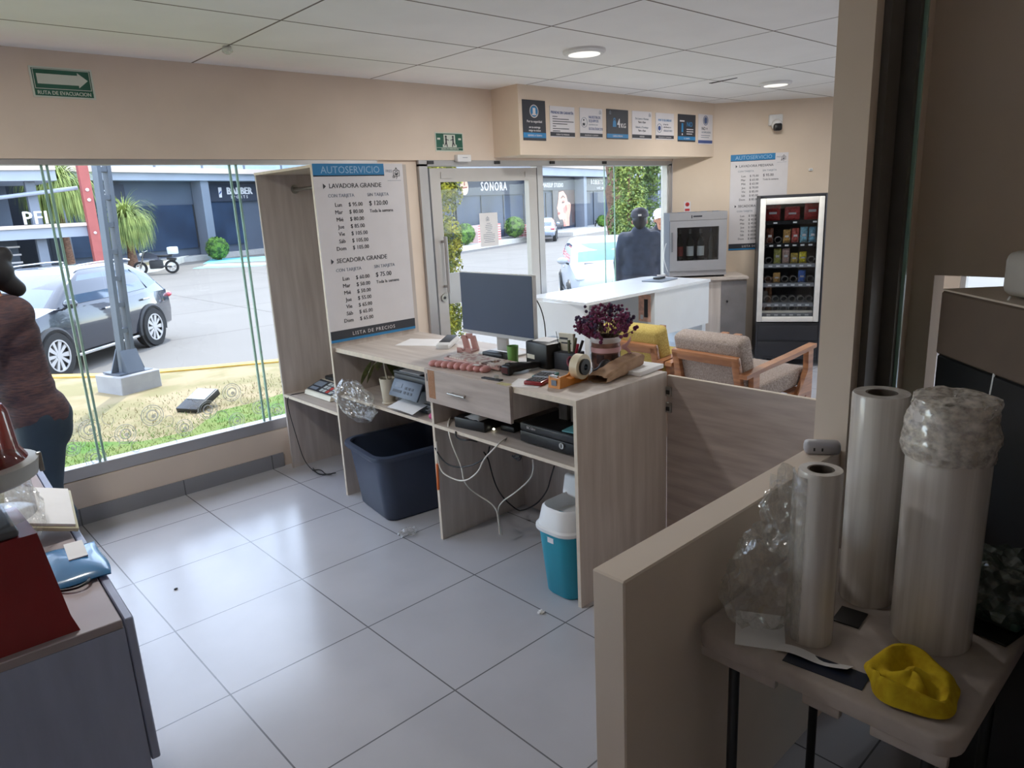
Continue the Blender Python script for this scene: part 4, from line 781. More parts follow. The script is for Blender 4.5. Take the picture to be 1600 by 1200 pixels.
# paper bag, papers, dark case
b = B(mat('brown_paper',(176,142,112),.85,0,.12,14,bump=.3,c2=(150,116,90))); b.T = Matrix.Translation((2.52,2.045,ZT)) @ Matrix.Rotation(.12,4,'Z')
def bagf(u, v):
    a = 2*PI*u; k = .30+.70*(1-abs(v-.45)*1.0); c_, s_ = math.cos(a), math.sin(a); y = .052*abs(c_)**.5*(1 if c_>0 else -1)*(1-.10*v); z = .03*(1+abs(s_)**.5*(1 if s_>0 else -1))*(.55+.9*v if v<.6 else 1.09-.1*v)+.006*NZ.noise(Vector((c_*2,s_*2,v*9)))
    return (-.16+.33*v+.006*math.sin(5*a), y, max(.0005,z)+.035*max(0,v-.55))
b.surf(bagf,40,24,.0015); b.build('paper_bag',label='brown paper bag lying open on the desk corner',cat='bag')
slab(m_paper,(-.05,-.075,0),(.16,.075,.02),(2.60,2.02,ZT),.08,.002).build('paper_stack',label='thin white paper stack under the brown paper bag',cat='paper')
b = B(m_black); b.tube([(2.41,2.10,ZT+.012),(2.46,2.085,ZT+.03),(2.52,2.115,ZT+.05),(2.56,2.12,ZT+.035)],[.012,.02,.02,.012],10,2); b.build('dark_pouch',label='dark pouch between the tape dispenser and paper bag',cat='pouch')
B(glassmat('clear_plastic')).at((2.13,2.44,ZT)).cyl((0,0,0),.012,.02,14).build('plastic_stub',label='tiny clear plastic stub on the desk above the drawer',cat='stub')
slab(m_ink,(-.012,-.06,0),(.012,.06,.006),(2.12,2.46,ZT),.1,.002).build('dark_pen',label='flat dark pen lying on the desk edge above the drawer',cat='pen')
# ------------------------------------------------------------------ upper left cubby (shelf at .655)
ZS = .655
t = thing('printer','black multifunction printer in the desk cubby with paper feeding out','printer',(2.28,3.13,ZS))
m_pr = mat('printer_black',(44,48,56),.45,.0,.06,12); m_prp = mat('printer_panel',(78,88,102),.4)
b = B(m_pr).box((2.16,2.955,ZS),(2.50,3.33,ZS+.055),.006).box((2.20,2.955,ZS+.055),(2.50,3.02,ZS+.16),.004).box((2.30,3.02,ZS+.055),(2.50,3.33,ZS+.16)).box((2.20,3.31,ZS+.055),(2.50,3.33,ZS+.16)).box((2.15,2.95,ZS+.15),(2.51,3.335,ZS+.195),.006); b.build('body',t)
b = B(m_pr); b.T = Matrix.Translation((2.15,3.145,ZS+.195)) @ Matrix.Rotation(-.03,4,'Y'); b.box((-.005,-.185,0),(.36,.185,.018),.005).use(m_paper).box((.0,-.06,.018),(.20,.13,.021)); b.build('scanner_lid',t)
b = B(m_prp); b.T = Matrix.Translation((2.15,3.17,ZS+.165)) @ Matrix.Rotation(.5,4,'Y'); b.box((-.012,-.12,-.10),(0,.145,.0),.003).use(m_inkg).box((-.0135,.05,-.045),(-.012,.11,-.02)).use(m_ink)
for y in (-.06,-.03,.0): b.box((-.0135,y,-.05),(-.012,y+.018,-.035)).box((-.0135,y,-.075),(-.012,y+.018,-.06))
b.box((-.0135,.04,-.075),(-.012,.12,-.06)); b.build('control_panel',t)
b = B(m_paper); b.surf(lambda u,v: (2.30-.24*u, 3.05+.21*v+.03*u*v, ZS+.066-.045*u*u+.004*math.sin(3*v)),10,4,.001); b.build('printed_sheet',t)
B(mat('tray_front',(96,100,108),.5)).box((2.153,2.965,ZS+.01),(2.16,3.045,ZS+.05),.002).build('tray_front',t)
t = thing('potted_plant','drooping leafy plant in a cream pot inside the desk cubby','plant',(2.16,3.42,ZS))
B(mat('cream_pot',(206,196,176),.5)).at((2.16,3.42,ZS)).lathe([(.040,0),(.043,.006),(.038,.012),(.036,.014),(.047,.15),(.043,.15),(.038,.03)],seg=28).use(mat('potting_soil',(60,46,36),.9)).cyl((0,0,.12),.042,.015,20).build('pot',t)
b = B(mat('pale_stem',(170,160,140),.7)); b.tube([(2.16,3.42,ZS+.13),(2.165,3.44,ZS+.18),(2.15,3.425,ZS+.24),(2.17,3.44,ZS+.262)],.006,8,2); b.tube([(2.165,3.44,ZS+.25),(2.14,3.50,ZS+.24),(2.12,3.545,ZS+.17)],.004,6,2); b.build('stem',t)
m_leaf = mat('olive_leaf',(120,126,70),.6,0,.2,30,c2=(90,94,56))
def leaf(b, p, d, l, wd, droop): 
    d = Vector(d).normalized(); sd = d.cross(Vector((0,0,1))).normalized()
    b.surf(lambda u,v: Vector(p)+d*(l*u)+sd*((v-.5)*2*wd*math.sin(PI*min(.98,u*.95+.03))**.8)+Vector((0,0,-droop*u*u+.15*wd*abs(v-.5))),8,4,.0008)
b = B(m_leaf)
for p_, d_, l_, dr_ in (((2.13,3.53,ZS+.235),(-.15,.7,-.9),.16,.02),((2.14,3.50,ZS+.24),(-.3,.5,-1.1),.14,.01),((2.17,3.43,ZS+.25),(.5,-.6,-.5),.13,.06),((2.17,3.43,ZS+.255),(.8,.3,-.3),.15,.08),((2.15,3.45,ZS+.25),(.3,.9,-.2),.12,.06),((2.16,3.42,ZS+.245),(.3,-.9,-.9),.12,.04)): leaf(b,p_,d_,l_,.024,dr_)
b.build('leaves',t)
b = B(m_film); b.T = Matrix.Identity(4)
def hb(u, v):
    a = 2*PI*u; q = Vector((math.cos(a)*2,math.sin(a)*2,v*3)); n_ = NZ.noise(q)*.35+abs(NZ.noise(q*2.2))*.5
    rr = (.02+.10*math.sin(PI*min(1,v*.9+.03))**.7)*(1+n_*.9); return (2.045+rr*.55*math.cos(a), 3.665-.11*v+rr*1.25*math.sin(a), .775-.225*v+.02*n_)
b.surf(hb,64,30); b.build('hanging_bag',smooth=False,label='crumpled clear plastic bag hanging at the cubby front',cat='bag')
B(mat('magenta_plastic',(190,70,120),.4)).ball((2.13,2.955,ZS+.018),(.03,.028,.018)).build('pink_item',label='small magenta item on the cubby shelf by the printer',cat='item')
B(m_black).tube([(2.12,2.99,ZS+.045+.02*math.sin(a*.5)) if 0 else (2.13+.03*math.cos(a*.5),2.97+.035*math.sin(a*.5),ZS+.05) for a in range(13)],.002,5).build('wire_loop',label='thin black wire loop beside the printer corner',cat='wire')
# scale and box in the wardrobe
t = thing('price_scale','grey counting scale with a dark keypad on the wardrobe shelf','scale',(2.26,4.27,.54))
b = B(m_lab); b.prism([(2.15,.545),(2.44,.545),(2.44,.60),(2.29,.62),(2.16,.572)],4.115,4.46,'y'); b.build('body',t)
b = B(m_ink); b.T = Matrix.Translation((2.158,4.2875,.576)) @ Matrix.Rotation(-.352,4,'Y'); b.box((.008,-.16,0),(.128,.16,.003)); 
for i in range(3):
    for j in range(4): b.use((mat('key_grey',(190,196,196),.5), mat('key_red',(196,70,66),.5))[(i*4+j) in (1,5,8)]); b.box((.018+i*.036,-.145+j*.04,.003),(.044+i*.036,-.115+j*.04,.006))
b.use(m_inkg).box((.06,.04,.003),(.11,.15,.0045)).box((.02,.05,.003),(.045,.14,.0045)); b.build('keypad',t)
B(m_dark).box((2.30,4.13,.615),(2.50,4.44,.645),.01).build('weighing_plate',t)
B(m_black).tube([(2.2,4.46,.55),(2.12,4.50,.545),(2.052,4.52,.54),(2.05,4.53,.45),(2.05,4.45,.25),(2.06,4.40,.08),(2.1,4.3,.01),(2.14,4.26,.008),(2.2,4.24,.008)],.003,6,3).build('scale_cord',t)
t = thing('navy_box','navy blue carton standing on the floor inside the wardrobe','carton',(2.30,4.02,0))
m_navy = mat('navy_carton',(32,38,78),.5); b = B(m_navy).box((2.24,3.875,0),(2.40,4.20,.43),.003,1).use(mat('carton_violet',(52,48,120),.5)).box((2.2385,3.89,.03),(2.24,4.18,.19)).use(m_signw).box((2.2375,4.10,.10),(2.2385,4.15,.13)); b.build('box',t)
b = B(m_black); b.tube([(2.12,4.42,.006),(2.15,4.35,.02),(2.13,4.25,.01),(2.18,4.22,.015),(2.10,4.30,.006),(2.14,4.45,.008)],.004,6,3); b.build('floor_cable',label='tangled black cable on the floor under the wardrobe shelf',cat='cable')
# ------------------------------------------------------------------ right cubby (shelf at .652)
ZR = .652
slab(m_black,(-.09,-.10,0),(.10,.10,.055),(2.22,2.68,ZR),.15,.006).build('network_box',label='flat black network box on the desk shelf under the drawer',cat='box')
b = B(m_white); b.surf(lambda u,v: (2.14+.12*u, 2.60+.11*v, ZR+.058+.022*math.sin(PI*u)*math.sin(PI*v)+.004*math.sin(9*v)),10,10,.002); b.build('white_cloth',label='white crumpled item on the black network box',cat='cloth')
slab(m_dark,(-.03,-.045,0),(.05,.045,.03),(2.26,2.50,ZR),.1,.006).build('usb_hub',label='small dark hub between the network box and cash drawer',cat='hub')
B(mat('led_white',(240,240,220),.4,emis=1.5)).ball((2.195,2.555,ZR+.012),(.006,.008,.006),8,6).build('indicator_light',label='tiny glowing white indicator light on the desk shelf',cat='light')
t = thing('cash_drawer','black cash drawer with a round lock on the right desk shelf','cash drawer',(2.36,2.14,ZR))
b = B(m_black).box((2.17,1.93,ZR+.006),(2.55,2.33,ZR+.10),.005); b.build('body',t)
b = B(mat('drawer_front_black',(30,32,36),.35)).box((2.160,1.932,ZR+.012),(2.17,2.328,ZR+.062),.002).box((2.163,1.932,ZR+.066),(2.17,2.328,ZR+.098),.002); f_ = b.build('drawer_front',t)
B(m_steel).cyl((2.152,2.06,ZR+.045),.014,.01,18,axis='x').use(m_black).box((2.1515,2.057,ZR+.037),(2.1525,2.063,ZR+.053)).build('lock',f_)
b = B(m_signw).frame((2.1625,2.285,ZR+.078),(0,-1,0),(0,0,1)); b.text('EC Line',0,0,.018,bold=.02,z=.0006); b.build('maker_mark',f_,smooth=False)
for y in (1.97,2.29): B(m_black).cyl((2.2,y,ZR),.012,.008,12).build('foot',t)
slab(mat('teal_card',(90,150,160),.5),(-.06,-.07,0),(.06,.07,.006),(2.25,2.02,ZR+.1),.15,.001).build('teal_booklet',label='teal booklet on top of the cash drawer',cat='booklet')
for y, lb in ((2.20,'grey roll box standing on the cash drawer, farther from the end panel'),(2.125,'grey roll box standing on the cash drawer, nearer the end panel')):
    slab(mat('grey_carton',(120,116,116),.6,0,.2,60,(1,1,.2)),(-.025,-.025,0),(.025,.025,.085),(2.34,y,ZR+.1),.1,.002).build('roll_box',None,lb,'box','roll boxes on the cash drawer')
b = slab(m_ink,(-.07,-.04,0),(.06,.04,.05),(2.32,1.985,ZR+.106),.1,.01); b.use(m_signw).box((-.068,-.038,-.004),(.058,.038,.0)); b.build('card_reader',label='dark reader with a pale base at the back of the cash drawer',cat='reader')
def cable(lb, m, pts, r=.0035): return B(m).tube(pts,r,6,3).build('hanging_cable',None,lb,'cable','cables under the desk')
m_cw = mat('cable_white',(214,208,198),.5); m_cb = mat('cable_black',(22,22,26),.5)
P_ = lambda u,v,x=2.10: onx(u,v,x)
cable('white cable from the wall outlet looping down the left under the desk',m_cw,[P_(712,640,2.3),P_(701,655,2.15),P_(700,672,2.076),P_(708,700,2.076),P_(722,730),P_(724,752),P_(740,770,2.2),P_(775,790,2.25),P_(779,815,2.25),P_(781,835,2.25)],.004)
cable('white cable drooping from the shelf front across the middle panel',m_cw,[P_(795,683,2.2),P_(782,690,2.077),P_(770,703,2.077),P_(755,718),P_(748,738),P_(725,754),P_(700,745,2.076),P_(688,735,2.074),P_(683,710,2.074),P_(682,690,2.074)],.004)
cable('white cable hanging from the shelf underside near the trash bin',m_cw,[P_(832,718,2.3),P_(834,735,2.3),P_(828,750,2.3),P_(805,770,2.28),P_(782,785,2.26),P_(777,800,2.26),P_(784,836,2.26)],.004)
cable('black cable looping from the desk shelf to the middle panel',m_cb,[P_(765,698,2.2),P_(762,712,2.15),P_(745,725),P_(720,731),P_(700,727,2.078),P_(688,715,2.074),P_(680,700,2.074)],.004)
cable('black cable with a plug crossing down the desk back panel',m_cb,[P_(735,694,2.4),P_(745,696,2.4),P_(762,712,2.4),P_(768,738,2.4),P_(775,760,2.4),P_(786,778,2.4),P_(805,795,2.45),P_(812,798,2.5)],.004)
cable('black cable dropping from the shelf toward the floor outlet',m_cb,[P_(866,728,2.4),P_(860,748,2.4),P_(856,765,2.45),P_(842,785,2.5),P_(825,795,2.5),P_(812,798,2.5)],.004)
cable('black cable bundle knotted beneath the desk shelf',m_cb,[P_(800,712,2.3),P_(806,717,2.3),P_(812,720,2.3),P_(815,712,2.3),P_(805,710,2.3),P_(802,716,2.3),P_(812,714,2.3)],.004)
cable('short black cable sagging off the shelf left end',m_cb,[P_(712,674,2.078),P_(712,683,2.072),P_(722,688,2.072),P_(735,687,2.078),P_(745,690,2.3)],.004)
B(mat('orange_handle',(220,110,50),.45)).tube([onx(683,725,2.072),onx(685,765,2.072)],.007,8).build('orange_tool',label='thin orange handled tool hanging by the desk middle panel',cat='tool')
B(m_cw).box((2.686,2.80,.66),(2.692,2.87,.75),.002).build('wall_outlet',label='white outlet plate on the desk back panel',cat='outlet')
# ------------------------------------------------------------------ floor things
t = thing('storage_bin','large navy blue plastic storage bin under the desk','bin',(2.28,3.36,0))
m_bin = mat('navy_plastic',(52,62,82),.42,0,.05,6); RB = -.14
def rr2(hx, hy, r, z, n=7):
    c = Matrix.Translation((2.29,3.455,0)) @ Matrix.Rotation(RB,4,'Z'); o = []
    for cx, cy, a0 in ((hx-r,hy-r,0),(-hx+r,hy-r,PI/2),(-hx+r,-hy+r,PI),(hx-r,-hy+r,1.5*PI)):
        for k in range(n+1): a = a0+PI/2*k/n; o.append(c @ Vector((cx+r*math.cos(a),cy+r*math.sin(a),z)))
    return o
b = B(m_bin); b.loft([rr2(.25,.20,.06,.0),rr2(.265,.212,.065,.02),rr2(.30,.24,.08,.36),rr2(.30,.24,.08,.385)],cap=False); b.add(rr2(.25,.20,.06,.0),[tuple(range(32))[::-1]])
b.loft([rr2(.295,.235,.08,.40),rr2(.285,.225,.075,.36),rr2(.25,.20,.06,.02)],cap=False); b.add(rr2(.25,.20,.06,.02),[tuple(range(32))]); b.build('tub',t)
b = B(m_bin); b.loft([rr2(.30,.24,.08,.375),rr2(.325,.265,.095,.378),rr2(.33,.27,.10,.39),rr2(.327,.267,.10,.405),rr2(.30,.24,.085,.408),rr2(.293,.233,.08,.40)],cap=False); b.build('rim',t)
t = thing('trash_bin','turquoise trash bin with a white open top lid beside the desk end panel','trash bin',(2.17,2.05,0))
m_teal = mat('turquoise_plastic',(32,150,172),.4,0,.04,5); TB = (2.185,2.045,0)
def rr3(hx, hy, r, z, dx=0, n=6):
    o = []
    for cx, cy, a0 in ((hx-r,hy-r,0),(-hx+r,hy-r,PI/2),(-hx+r,-hy+r,PI),(hx-r,-hy+r,1.5*PI)):
        for k in range(n+1): a = a0+PI/2*k/n; o.append((TB[0]+dx+cx+r*math.cos(a),TB[1]+cy+r*math.sin(a),z))
    return o
b = B(m_teal); b.loft([rr3(.095,.085,.055,0),rr3(.105,.092,.06,.012),rr3(.138,.112,.075,.335)]); b.build('bucket',t)
b = B(m_signw); b.box((2.0505,2.03,.275),(2.054,2.065,.305)).prism([(2.023,.30),(2.072,.30),(2.0475,.32)],2.0505,2.054,'x'); b.build('sticker',t)
b = B(m_white); b.loft([rr3(.145,.12,.08,.32),rr3(.150,.125,.085,.325),rr3(.150,.125,.085,.338),rr3(.140,.115,.08,.345),rr3(.124,.102,.075,.42),rr3(.112,.091,.066,.43),rr3(.108,.088,.066,.42),rr3(.118,.095,.07,.36)],cap=False)
b.add(rr3(.118,.095,.07,.36),[tuple(range(28))]); b.use(m_ink).box((2.053,2.02,.372),(2.0555,2.06,.379)); b.build('lid',t)
b = B(m_white); b.T = Matrix.Translation((TB[0]+.085,TB[1]+.015,.405)) @ Matrix.Rotation(.2,4,'Y'); b.box((-.02,-.09,0),(.012,.105,.105),.016,3); b.build('flap',t)
b = B(m_teal); b.T = Matrix.Translation((TB[0]-.03,TB[1]+.02,.3605)); b.prism([(-.06,-.04),(.04,-.05),(.03,.05),(-.04,.05)],0,.004); b.build('inner_liner',t)
for (u, v), lb, s_ in (((637,836),'crumpled clear plastic scrap on the floor near the storage bin',.045),((845,958),'tiny white scrap on the floor before the trash bin',.014)):
    p = onz(u,v,0); b = B(m_film if s_>.02 else m_paper); b.bm(crumple(u,(p.x,p.y,s_*.42),(s_,s_*.8,s_*.4),.5,3)); b.build('plastic_scrap',None,lb,'scrap',smooth=False)
p = onz(275,921,0); B(m_dark).ball((p.x,p.y,.004),(.010,.007,.004),8,6).build('floor_crumb',label='dark crumb on a floor tile left of centre',cat='crumb')
# ------------------------------------------------------------------ outside: ground
G = -.6
m_pav = tilemat('sunlit_concrete',(112,109,105),(88,84,80),5.2,4.0,(-60,-61),.03,.9,.10,.5,rot=.0)
struct(B(m_pav).box((-60,4.9,G-.1),(95,110,G)).box((8.75,-40,G-.1),(95,4.9,G)).box((-60,-40,G-.1),(-3.1,4.9,G)),'ground_pavement')
m_lawn = mat('lawn',(122,114,78),.95,0,.2,2.2,c2=(142,128,98),lo=.42,hi=.56,detail=9,bump=.5)
lawn = [(-14,4.9),(4.55,4.9),(4.55,8.15),(3.92,8.72),(3.0,9.25),(2.2,9.75),(1.63,10.4),(-.6,13.2),(-14,27)]
struct(B(m_lawn).prism(lawn,G,-.12),'ground_lawn')
struct(B(mat('brick_edging',(206,140,98),.85,0,.1,12)).box((-8,4.9,G),(4.55,5.22,-.105)),'ground_edging')
m_yel = mat('kerb_yellow',(196,160,78),.8,0,.12,7)
ko = lawn[2:]; kn = []
for i, p in enumerate(ko):
    q0, q1 = ko[max(0,i-1)], ko[min(len(ko)-1,i+1)]; d = Vector((q1[0]-q0[0],q1[1]-q0[1])).normalized(); kn.append((p[0]+.16*d.y,p[1]-.16*d.x))
struct(B(m_yel).prism(ko+kn[::-1],G,-.10),'ground_kerb')
struct(B(mat('walkway_concrete',(190,184,176),.9,0,.06,2)).box((4.72,4.9,G),(14,6.4,-.12)),'ground_walkway')
random.seed(21); gp = [(-8,5.22),(4.55,5.22)]+[(4.55-k*.42, 6.95+.28*math.sin(k*1.7)+.22*math.sin(k*.6+1)+(.4 if k<4 else 0)) for k in range(31)]
struct(B(mat('lawn_green',(76,112,36),.95,0,.2,3,c2=(104,118,56),lo=.42,hi=.58,detail=9,bump=.5)).prism(gp,-.13,-.116),'ground_lawn_green')
gm = [mat('grass_blade',(84,122,40),.9,0,.3,1.5,c2=(106,128,54)), mat('dry_blade',(142,130,96),.9,0,.2,1.5)]; b = B()
for k in range(15000):
    x = random.uniform(-.6,4.4); y = 5.25+abs(random.gauss(0,1.5)); a = random.random()*PI; h_ = random.uniform(.015,.04); c, s_ = math.cos(a)*.004, math.sin(a)*.004
    if y > 8.2: continue
    b.use(gm[random.random() < (.15 if y < 7.0 else .85)]); b.add([(x-c,y-s_,-.118),(x+c,y+s_,-.118),(x+random.gauss(0,.02),y+random.gauss(0,.02),-.12+h_)],[(0,1,2)])
b.build('lawn_grass',None,'short dry and green grass on the lawn strip outside the window','grass',kind='stuff',smooth=False)
# steel post on its block, floodlight
t = thing('lattice_post','grey steel lattice post on a square footing outside the window','post',(2.17,8.8,-.12))
m_post = mat('post_grey',(84,92,104),.5,.3,.05,4)
B(mat('footing_concrete',(150,150,154),.9,0,.08,5)).at((2.165,8.86,-.12),.3).box((-.24,-.24,-.15),(.24,.24,.20),.01,1).build('footing',t)
b = B(m_post); b.T = Matrix.Translation((2.175,8.86,.08)) @ Matrix.Rotation(.045,4,'Y') @ Matrix.Rotation(.3,4,'Z')
for x in (-.056,.056): b.box((x-.022,-.05,0),(x+.022,.05,3.6))
b.build('uprights',t)
b = B(m_post); b.T = Matrix.Translation((2.175,8.86,.08)) @ Matrix.Rotation(.045,4,'Y') @ Matrix.Rotation(.3,4,'Z')
for k in range(12): b.box((-.04,-.045,.16+k*.29),(.04,.045,.21+k*.29))
b.build('rungs',t)
b = B(m_post); b.T = Matrix.Translation((2.175,8.86,.08)) @ Matrix.Rotation(.045,4,'Y') @ Matrix.Rotation(.3,4,'Z'); b.box((-.20,-.16,0),(.20,.16,.015))
for x in (-.11,.11): b.prism([(x,.015),(x+(.09 if x>0 else -.09),.015),(x,.28)],-.008,.008,'y')
b.prism([(-.16,.015),(-.05,.015),(-.05,.26)],-.10,.10,'x'); b.build('base_gussets',t)
t = thing('floodlight','black floodlight lying tilted on the grass','lamp',(2.38,7.3,-.12))
b = B(m_black); b.T = Matrix.Translation((2.38,7.3,-.06)) @ Matrix.Rotation(.5,4,'Z') @ Matrix.Rotation(-.35,4,'Y'); b.box((-.18,-.13,-.02),(.18,.13,.05),.01); b.build('housing',t)
b = B(mat('lamp_glass',(170,180,190),.1,0,.05)); b.T = Matrix.Translation((2.38,7.3,-.06)) @ Matrix.Rotation(.5,4,'Z') @ Matrix.Rotation(-.35,4,'Y'); b.box((-.02,-.11,.05),(.16,.11,.056)); b.build('lens',t)
B(m_black).tube([(2.28,7.22,-.12),(2.3,7.26,-.04),(2.46,7.4,-.06),(2.48,7.44,-.12)],.012,8,1).build('bracket',t)
# ------------------------------------------------------------------ cars
m_tyre = mat('tyre',(30,31,33),.8,0,.1,30); m_rim = mat('alloy',(206,206,208),.3,.6,.03,10); m_cg = mat('car_glass',(64,82,104),.06,0,.08,2,coat=1); m_cgl = mat('car_windscreen',(110,142,172),.15,0,.12,1.5,spec=.2)
m_tail = mat('tail_light',(186,44,60),.2,0,.1,10,coat=1); m_head = mat('head_light',(196,204,212),.1,.3,.1,20,coat=1); m_chr = mat('chrome',(220,222,226),.15,.9,.02); m_trim = mat('car_trim',(44,46,50),.6)
def car(name, lb, paint, loc, rz, L, W, H, belt, hood, cabin, wb, wr, glass=m_cg, arch=True, cat='car', plate=None):
    t = thing(name, lb, cat, loc, rz, None); hl, hw = L/2, W/2
    def ring(x, w, zl, zt): 
        h = [(0,zl),(w*.80,zl),(w*.97,zl+.10),(w,zl+(zt-zl)*.45),(w*.985,zl+(zt-zl)*.75),(w*.93,zt-.03),(w*.80,zt),(0,zt+.025)]
        return [(x,y,z) for y,z in h]+[(x,-y,z) for y,z in h[-2:0:-1]]
    tr = belt-.02
    st = [(-hl,.66,.45,tr-.26),(-hl+.05,.86,.34,tr-.10),(-hl+.22,.96,.27,tr),(-hl*.55,1,.25,belt),(-.1,1,.22,belt-.02),(cabin[1]-.1,1,.23,hood+.06),(hl*.62,.99,.25,hood),(hl-.30,.95,.27,hood-.10),(hl-.08,.82,.30,hood-.24),(hl,.62,.36,hood-.36)]
    b = B(paint); b.loft([ring(x,w*hw,zl,zt) for x,w,zl,zt in st]); b.build('body',t,local=True,ang=32)
    x0,x1,x2,x3 = cabin[0],cabin[1],cabin[2],cabin[3]     # tail base, screen base, roof rear, roof front
    lev = [(belt-.06,x0,x1,hw*.93),(belt+(H-belt)*.50,x0+(x2-x0)*.45,x1+(x3-x1)*.52,hw*.85),(H-.06,x2-.02,x3+.03,hw*.74),(H,x2+.3,x3-.22,hw*.60)]
    b = B(paint); b.loft([[(x,y,z) for x,y in rrect(a,-w,c,w,.14,4)] for z,a,c,w in lev]); b.build('roof_shell',t,local=True,ang=50)
    def at(z):
        for (za,aa,ca,wa),(zb,ab,cb_,wb_) in zip(lev,lev[1:]):
            if z <= zb: k = (z-za)/(zb-za); return aa+(ab-aa)*k, ca+(cb_-ca)*k, wa+(wb_-wa)*k
        return lev[-1][1:]
    def sidepoly(poly, m, nm, off=.012):
        for sg in (1,-1):
            b = B(m); n = len(poly); vs = [(x,sg*(at(z)[2]+off),z) for x,z in poly]+[(x,sg*(at(z)[2]-.03),z) for x,z in poly]
            b.add(vs,[tuple(range(n)) if sg<0 else tuple(range(n))[::-1]]+[(i,(i+1)%n,n+(i+1)%n,n+i) for i in range(n)]); b.build(nm,t,local=True,smooth=False)
    zb, zt = belt+.02, H-.13; xm = (x0+x1)/2-.05
    fr = lambda z, k: at(z)[0]+(at(z)[1]-at(z)[0])*k
    sidepoly([(fr(zb,.90),zb),(fr(zb,.53),zb),(fr(zt,.49),zt),(fr(zt,.92),zt)],m_cg,'side_window')
    sidepoly([(fr(zb,.51),zb),(fr(zb,.20),zb+.02),(fr(zt,.16),zt-.03),(fr(zt,.47),zt)],m_cg,'side_window')
    sidepoly([(fr(zb,.18),zb+.02),(fr(zb,.07),zb+.10),(fr(zt,.08),zt-.10),(fr(zt,.14),zt-.03)],m_cg,'side_window')
    for nm, k, sgn, m in (('windscreen',1,1,glass),('rear_window',0,-1,m_cg)):
        b = B(m); P = []
        for z, f in ((belt-.0,.83),(belt+(H-belt)*.45,.84),(H-.10,.82)):
            q = at(z); x = (q[1] if k else q[0])+sgn*.014
            P.append([(x-sgn*.015*abs(yy)**2,yy*q[2]*f,z) for yy in (-1,-.6,-.2,.2,.6,1)])
        b.surf(lambda u,v: P[int(round(v*2))][int(round(u*5))],5,2,.01 if k else -.01); b.build(nm,t,local=True)
    for ax in (wb/2,-wb/2):
        for sg in (1,-1):
            w_ = B(m_tyre); w_.T = Matrix.Translation((ax,sg*(hw-.075),wr)) @ Matrix.Rotation(-sg*PI/2,4,'X')
            w_.lathe([(wr*.66,-.10),(wr*.96,-.105),(wr,-.06),(wr,.07),(wr*.95,.115),(wr*.68,.12)],seg=36,cap=False); wo = w_.build('wheel',t,local=True)
            r_ = B(m_trim); r_.T = Matrix.Translation((ax,sg*(hw-.075),wr)) @ Matrix.Rotation(-sg*PI/2,4,'X'); r_.cyl((0,0,.04),wr*.67,.02,30).use(m_rim).disc(0,0,wr*.69,wr*.63,z=.10,t=.02,seg=36).cyl((0,0,.06),wr*.14,.05,16)
            for k in range(10):
                a = k*PI/5; r_.T = Matrix.Translation((ax,sg*(hw-.075),wr)) @ Matrix.Rotation(-sg*PI/2,4,'X') @ Matrix.Rotation(a,4,'Z'); r_.prism([(wr*.1,-.018),(wr*.65,-.05 if k%2 else -.03),(wr*.65,.03),(wr*.1,.02)],.075,.105)
            r_.build('rim',wo,local=True)
            if arch:
                b = B(m_trim); b.tube([(ax+(wr+.045)*math.cos(a*PI/14),sg*(hw-.005),wr+(wr+.045)*math.sin(a*PI/14)) for a in range(-1,16)],.04,6); b.build('wheel_arch',t,local=True)
            b = B(m_black); b.cyl((ax,hw-.06 if sg>0 else -hw-.004,wr),wr+.05,.064,30,axis='y'); b.build('arch_recess',t,local=True)
    for sg in (1,-1):
        b = B(paint); b.ball((x1-.28,sg*(hw+.09),belt+.06),(.07,.12,.075)).use(m_trim).tube([(x1-.3,sg*(hw-.05),belt-.02),(x1-.28,sg*(hw+.05),belt+.03)],.022,8); b.build('mirror',t,local=True)
        b = B(m_head); b.ball((hl-.28,sg*hw*.74,hood-.21),(.20,.13,.08)); b.build('headlight',t,local=True)
        b = B(m_tail); b.ball((-hl+.13,sg*hw*.78,belt-.17),(.12,.17,.075)); b.build('tail_light',t,local=True)
        b = B(m_chr)
        for x in (fr(zb,.62),fr(zb,.26)): b.box((x-.12,sg*(hw-.01),belt-.16),(x+.08,sg*(hw+.025),belt-.125),.01)
        b.build('door_handles',t,local=True)
        b = B(m_chr); b.box((-wb/2+wr+.1,sg*(hw-.06),.25),(wb/2-wr-.1,sg*(hw+.005),.30),.01); b.build('sill_strip',t,local=True)
    b = B(m_trim).box((hl-.12,-hw*.55,.36),(hl-.01,hw*.55,hood-.34),.02); b.build('grille',t,local=True)
    b = B(m_signw).box((-hl-.012,-.2,.62),(-hl+.03,.2,.75)); b.build('number_plate',t,local=True)
    b = B(m_trim).box((-hl+.0,-hw*.7,.28),(-hl+.1,hw*.7,.40),.02); b.build('bumper',t,local=True)
    b = B(m_trim).tube([(x1+.02,-.5,belt-.0),(x1+.04,.0,belt-.02),(x1+.03,.55,belt+.0)],.012,6); b.build('wiper',t,local=True)
    return t
def offset(P, rz, lx, ly): return (P[0]-(lx*math.cos(rz)-ly*math.sin(rz)), P[1]-(lx*math.sin(rz)+ly*math.cos(rz)), G)
rz = math.atan2(-1.792,-1.965)
car('suv','dark grey SUV parked beyond the lawn outside the left window',mat('suv_paint',(42,48,61),.2,.35,.03,1,coat=1),offset((3.107,13.871),rz,0,.80),rz,4.62,1.86,1.64,1.06,1.02,(-2.12,1.22,-1.25,.22),2.66,.365)
t = [o for o in COL.objects if o.name=='suv'][0]
for sg in (1,-1): B(m_chr).tube([(-1.35,sg*.66,1.64),(-1.2,sg*.66,1.675),(.05,sg*.66,1.675),(.2,sg*.66,1.63)],.016,6,1).build('roof_rail',t,local=True)
rz = math.radians(227)
